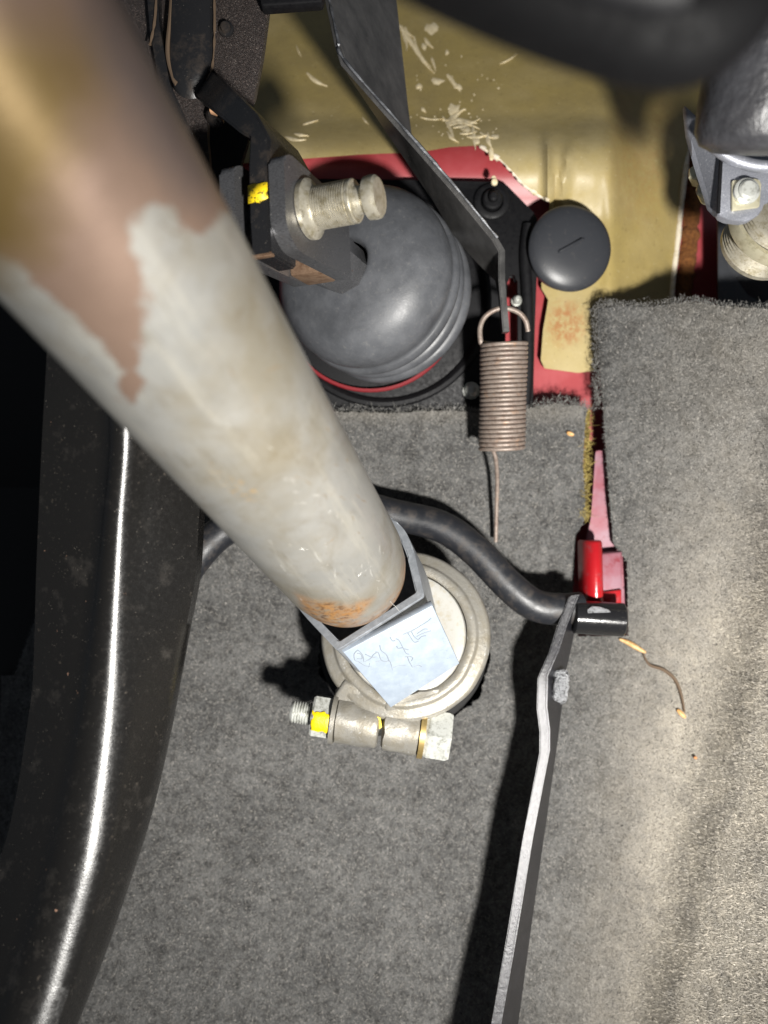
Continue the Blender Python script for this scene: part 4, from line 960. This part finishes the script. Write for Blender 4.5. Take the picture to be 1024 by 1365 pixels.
mot = thing('grey_cylinder', 'grey plastic cylinder housing bolted above the silver bracket', 'motor', P(1000, 100, .19))
bm = bmesh.new(); add_lathe(bm, [(-.002, 0), (-.0015, .010), (.0, .0135), (.003, .0152), (.010, .0158), (.05, .0160), (.09, .0160)], P(1002, 196, .200), V(.05, 1, .42), 64); finish('cylinder_body', bm, m_grey, mot, smooth=60)
br = thing('silver_bracket', 'speckled silver steel bracket with a bolt at the right edge', 'bracket', P(990, 240, .24))
flat('bracket_face', [(963, 190), (1120, 190), (1120, 250), (1040, 262), (1020, 268), (1014, 285), (996, 296), (970, 293), (957, 286)], .232, .003, m_silver, br, 5)
bm = bmesh.new(); add_prism(bm, [P(x, y, d) for x, y, d in ((914, 140, .236), (962, 185, .232), (957, 286, .232), (948, 276, .236), (930, 216, .239), (918, 178, .238))], FW * .003, .0005); finish('bracket_wing', bm, m_silver, br)
bm = bmesh.new(); add_tube(bm, [P(961.5, 208, .2308), P(957.5, 284, .2308)], .0006, 8); finish('fold_line', bm, m_plate, br)
bm = bmesh.new(); add_tube(bm, catmull([P(x, y, d) for x, y, d in ((938, 178, .2290), (958, 200, .2285), (985, 215, .2280), (1020, 222, .2275), (1070, 218, .227))], 5), .0019, 12); finish('rolled_edge', bm, m_silver, br)
flat('square_washer', [(976, 240), (1010, 238), (1015, 243), (1013, 276), (976, 281)], .2308, .001, m_zinc, br, 3, .0002)
bm = bmesh.new(); add_lathe(bm, [(0, .0040), (.0010, .0040), (.0014, .0034), (.0014, .0031), (.0020, .0030), (.0026, .0024), (.0028, 0)], P(994, 256, .2306), -FW, 32); finish('bolt_head', bm, m_bolt, br, smooth=30)
sw = thing('zinc_ring', 'pale yellow zinc collar around a threaded barrel below the silver bracket', 'collar', P(1030, 310, .27))
bm = bmesh.new(); add_lathe(bm, [(0, .0155), (0, .0172), (.003, .0175), (.005, .0170), (.005, .0155), (0, .0155)], P(1034, 302, .262), V(.05, .25, .9), 64, cap=False); finish('ring', bm, m_zinc, sw)
gr = [(-.012, .0140)]
for k in range(14): gr += [(-.010 + k * .0014, .0142), (-.0094 + k * .0014, .0132)]
bm = bmesh.new(); add_lathe(bm, gr, P(1034, 302, .262), V(.05, .25, .9), 48); finish('threaded_barrel', bm, m_pin, sw)
for (x, y) in ((934, 240), (945, 262)):
    bm = bmesh.new(); add_lathe(bm, [(0, .0030), (.006, .0030), (.0066, .0024), (.0066, 0)], P(x, y, .252), V(-.55, .1, .8), 6 if x < 940 else 24)
    finish('nut', bm, m_zinc, br, smooth=25)
bm = bmesh.new(); add_prism(bm, [P(x, y, .249) for x, y in rounded([(936, 232), (975, 232), (975, 282), (956, 276), (940, 266)], 5, 3)], FW * .002, .0004); finish('tab_washer', bm, m_zinc, br)
bm = bmesh.new(); add_lathe(bm, [(-.012, .0200), (-.003, .0200), (.0, .0195), (.0012, .0180), (.0012, 0)], P(1024, 340, .330), V(-.42, -.30, 1), 56)
tag(finish('black_barrel', bm, m_cap, smooth=45), 'dark rubbery barrel behind the zinc collar above the carpet edge', 'barrel')
flat_bm = bmesh.new(); add_prism(flat_bm, [P(x, y, .336) for x, y in rounded([(956, 286), (1200, 280), (1200, 460), (956, 440)], 6, 3)], (P(980, 340, .32) - P(980, 340, .300)), .002)
tag(finish('black_block', flat_bm, m_cap), 'black moulded block at the right between the red panel and the edge', 'block')

# ------------------------------------------------------------------ debris on the carpet
def straw(pts, r, mat, label, name='straw', cat='straw'):
    bm = bmesh.new(); q = catmull([P(x, y, d_carpet(x, y) - .0016) for x, y in pts], 5); add_tube(bm, q, [r * (.5 + math.sin(math.pi * (i + .6) / (len(q) + .2))) * .75 for i in range(len(q))], 6)
    tag(finish(name, bm, mat), label, cat)
straw([(826, 852), (838, 857), (850, 864), (861, 870)], .0010, m_straw, 'pale straw sliver just below the red pivot bracket')
straw([(903, 946), (908, 951), (914, 957)], .0009, m_straw, 'short straw bit at the lower end of the dark root strand')
straw([(858, 872), (866, 886), (885, 893), (900, 906), (908, 925), (913, 950)], .0007, m_debris, 'thin dark root strand curving over the right carpet', 'root_strand', 'strand')
straw([(756, 576), (760, 578), (765, 580)], .0009, m_straw, 'orange fleck on the carpet left of the red slit')
straw([(925, 1009), (927, 1010), (929, 1010)], .0006, M('orange_fleck', lin(190, 130, 84), .8), 'tiny orange crumb right of the accelerator lever', 'crumb', 'crumb')
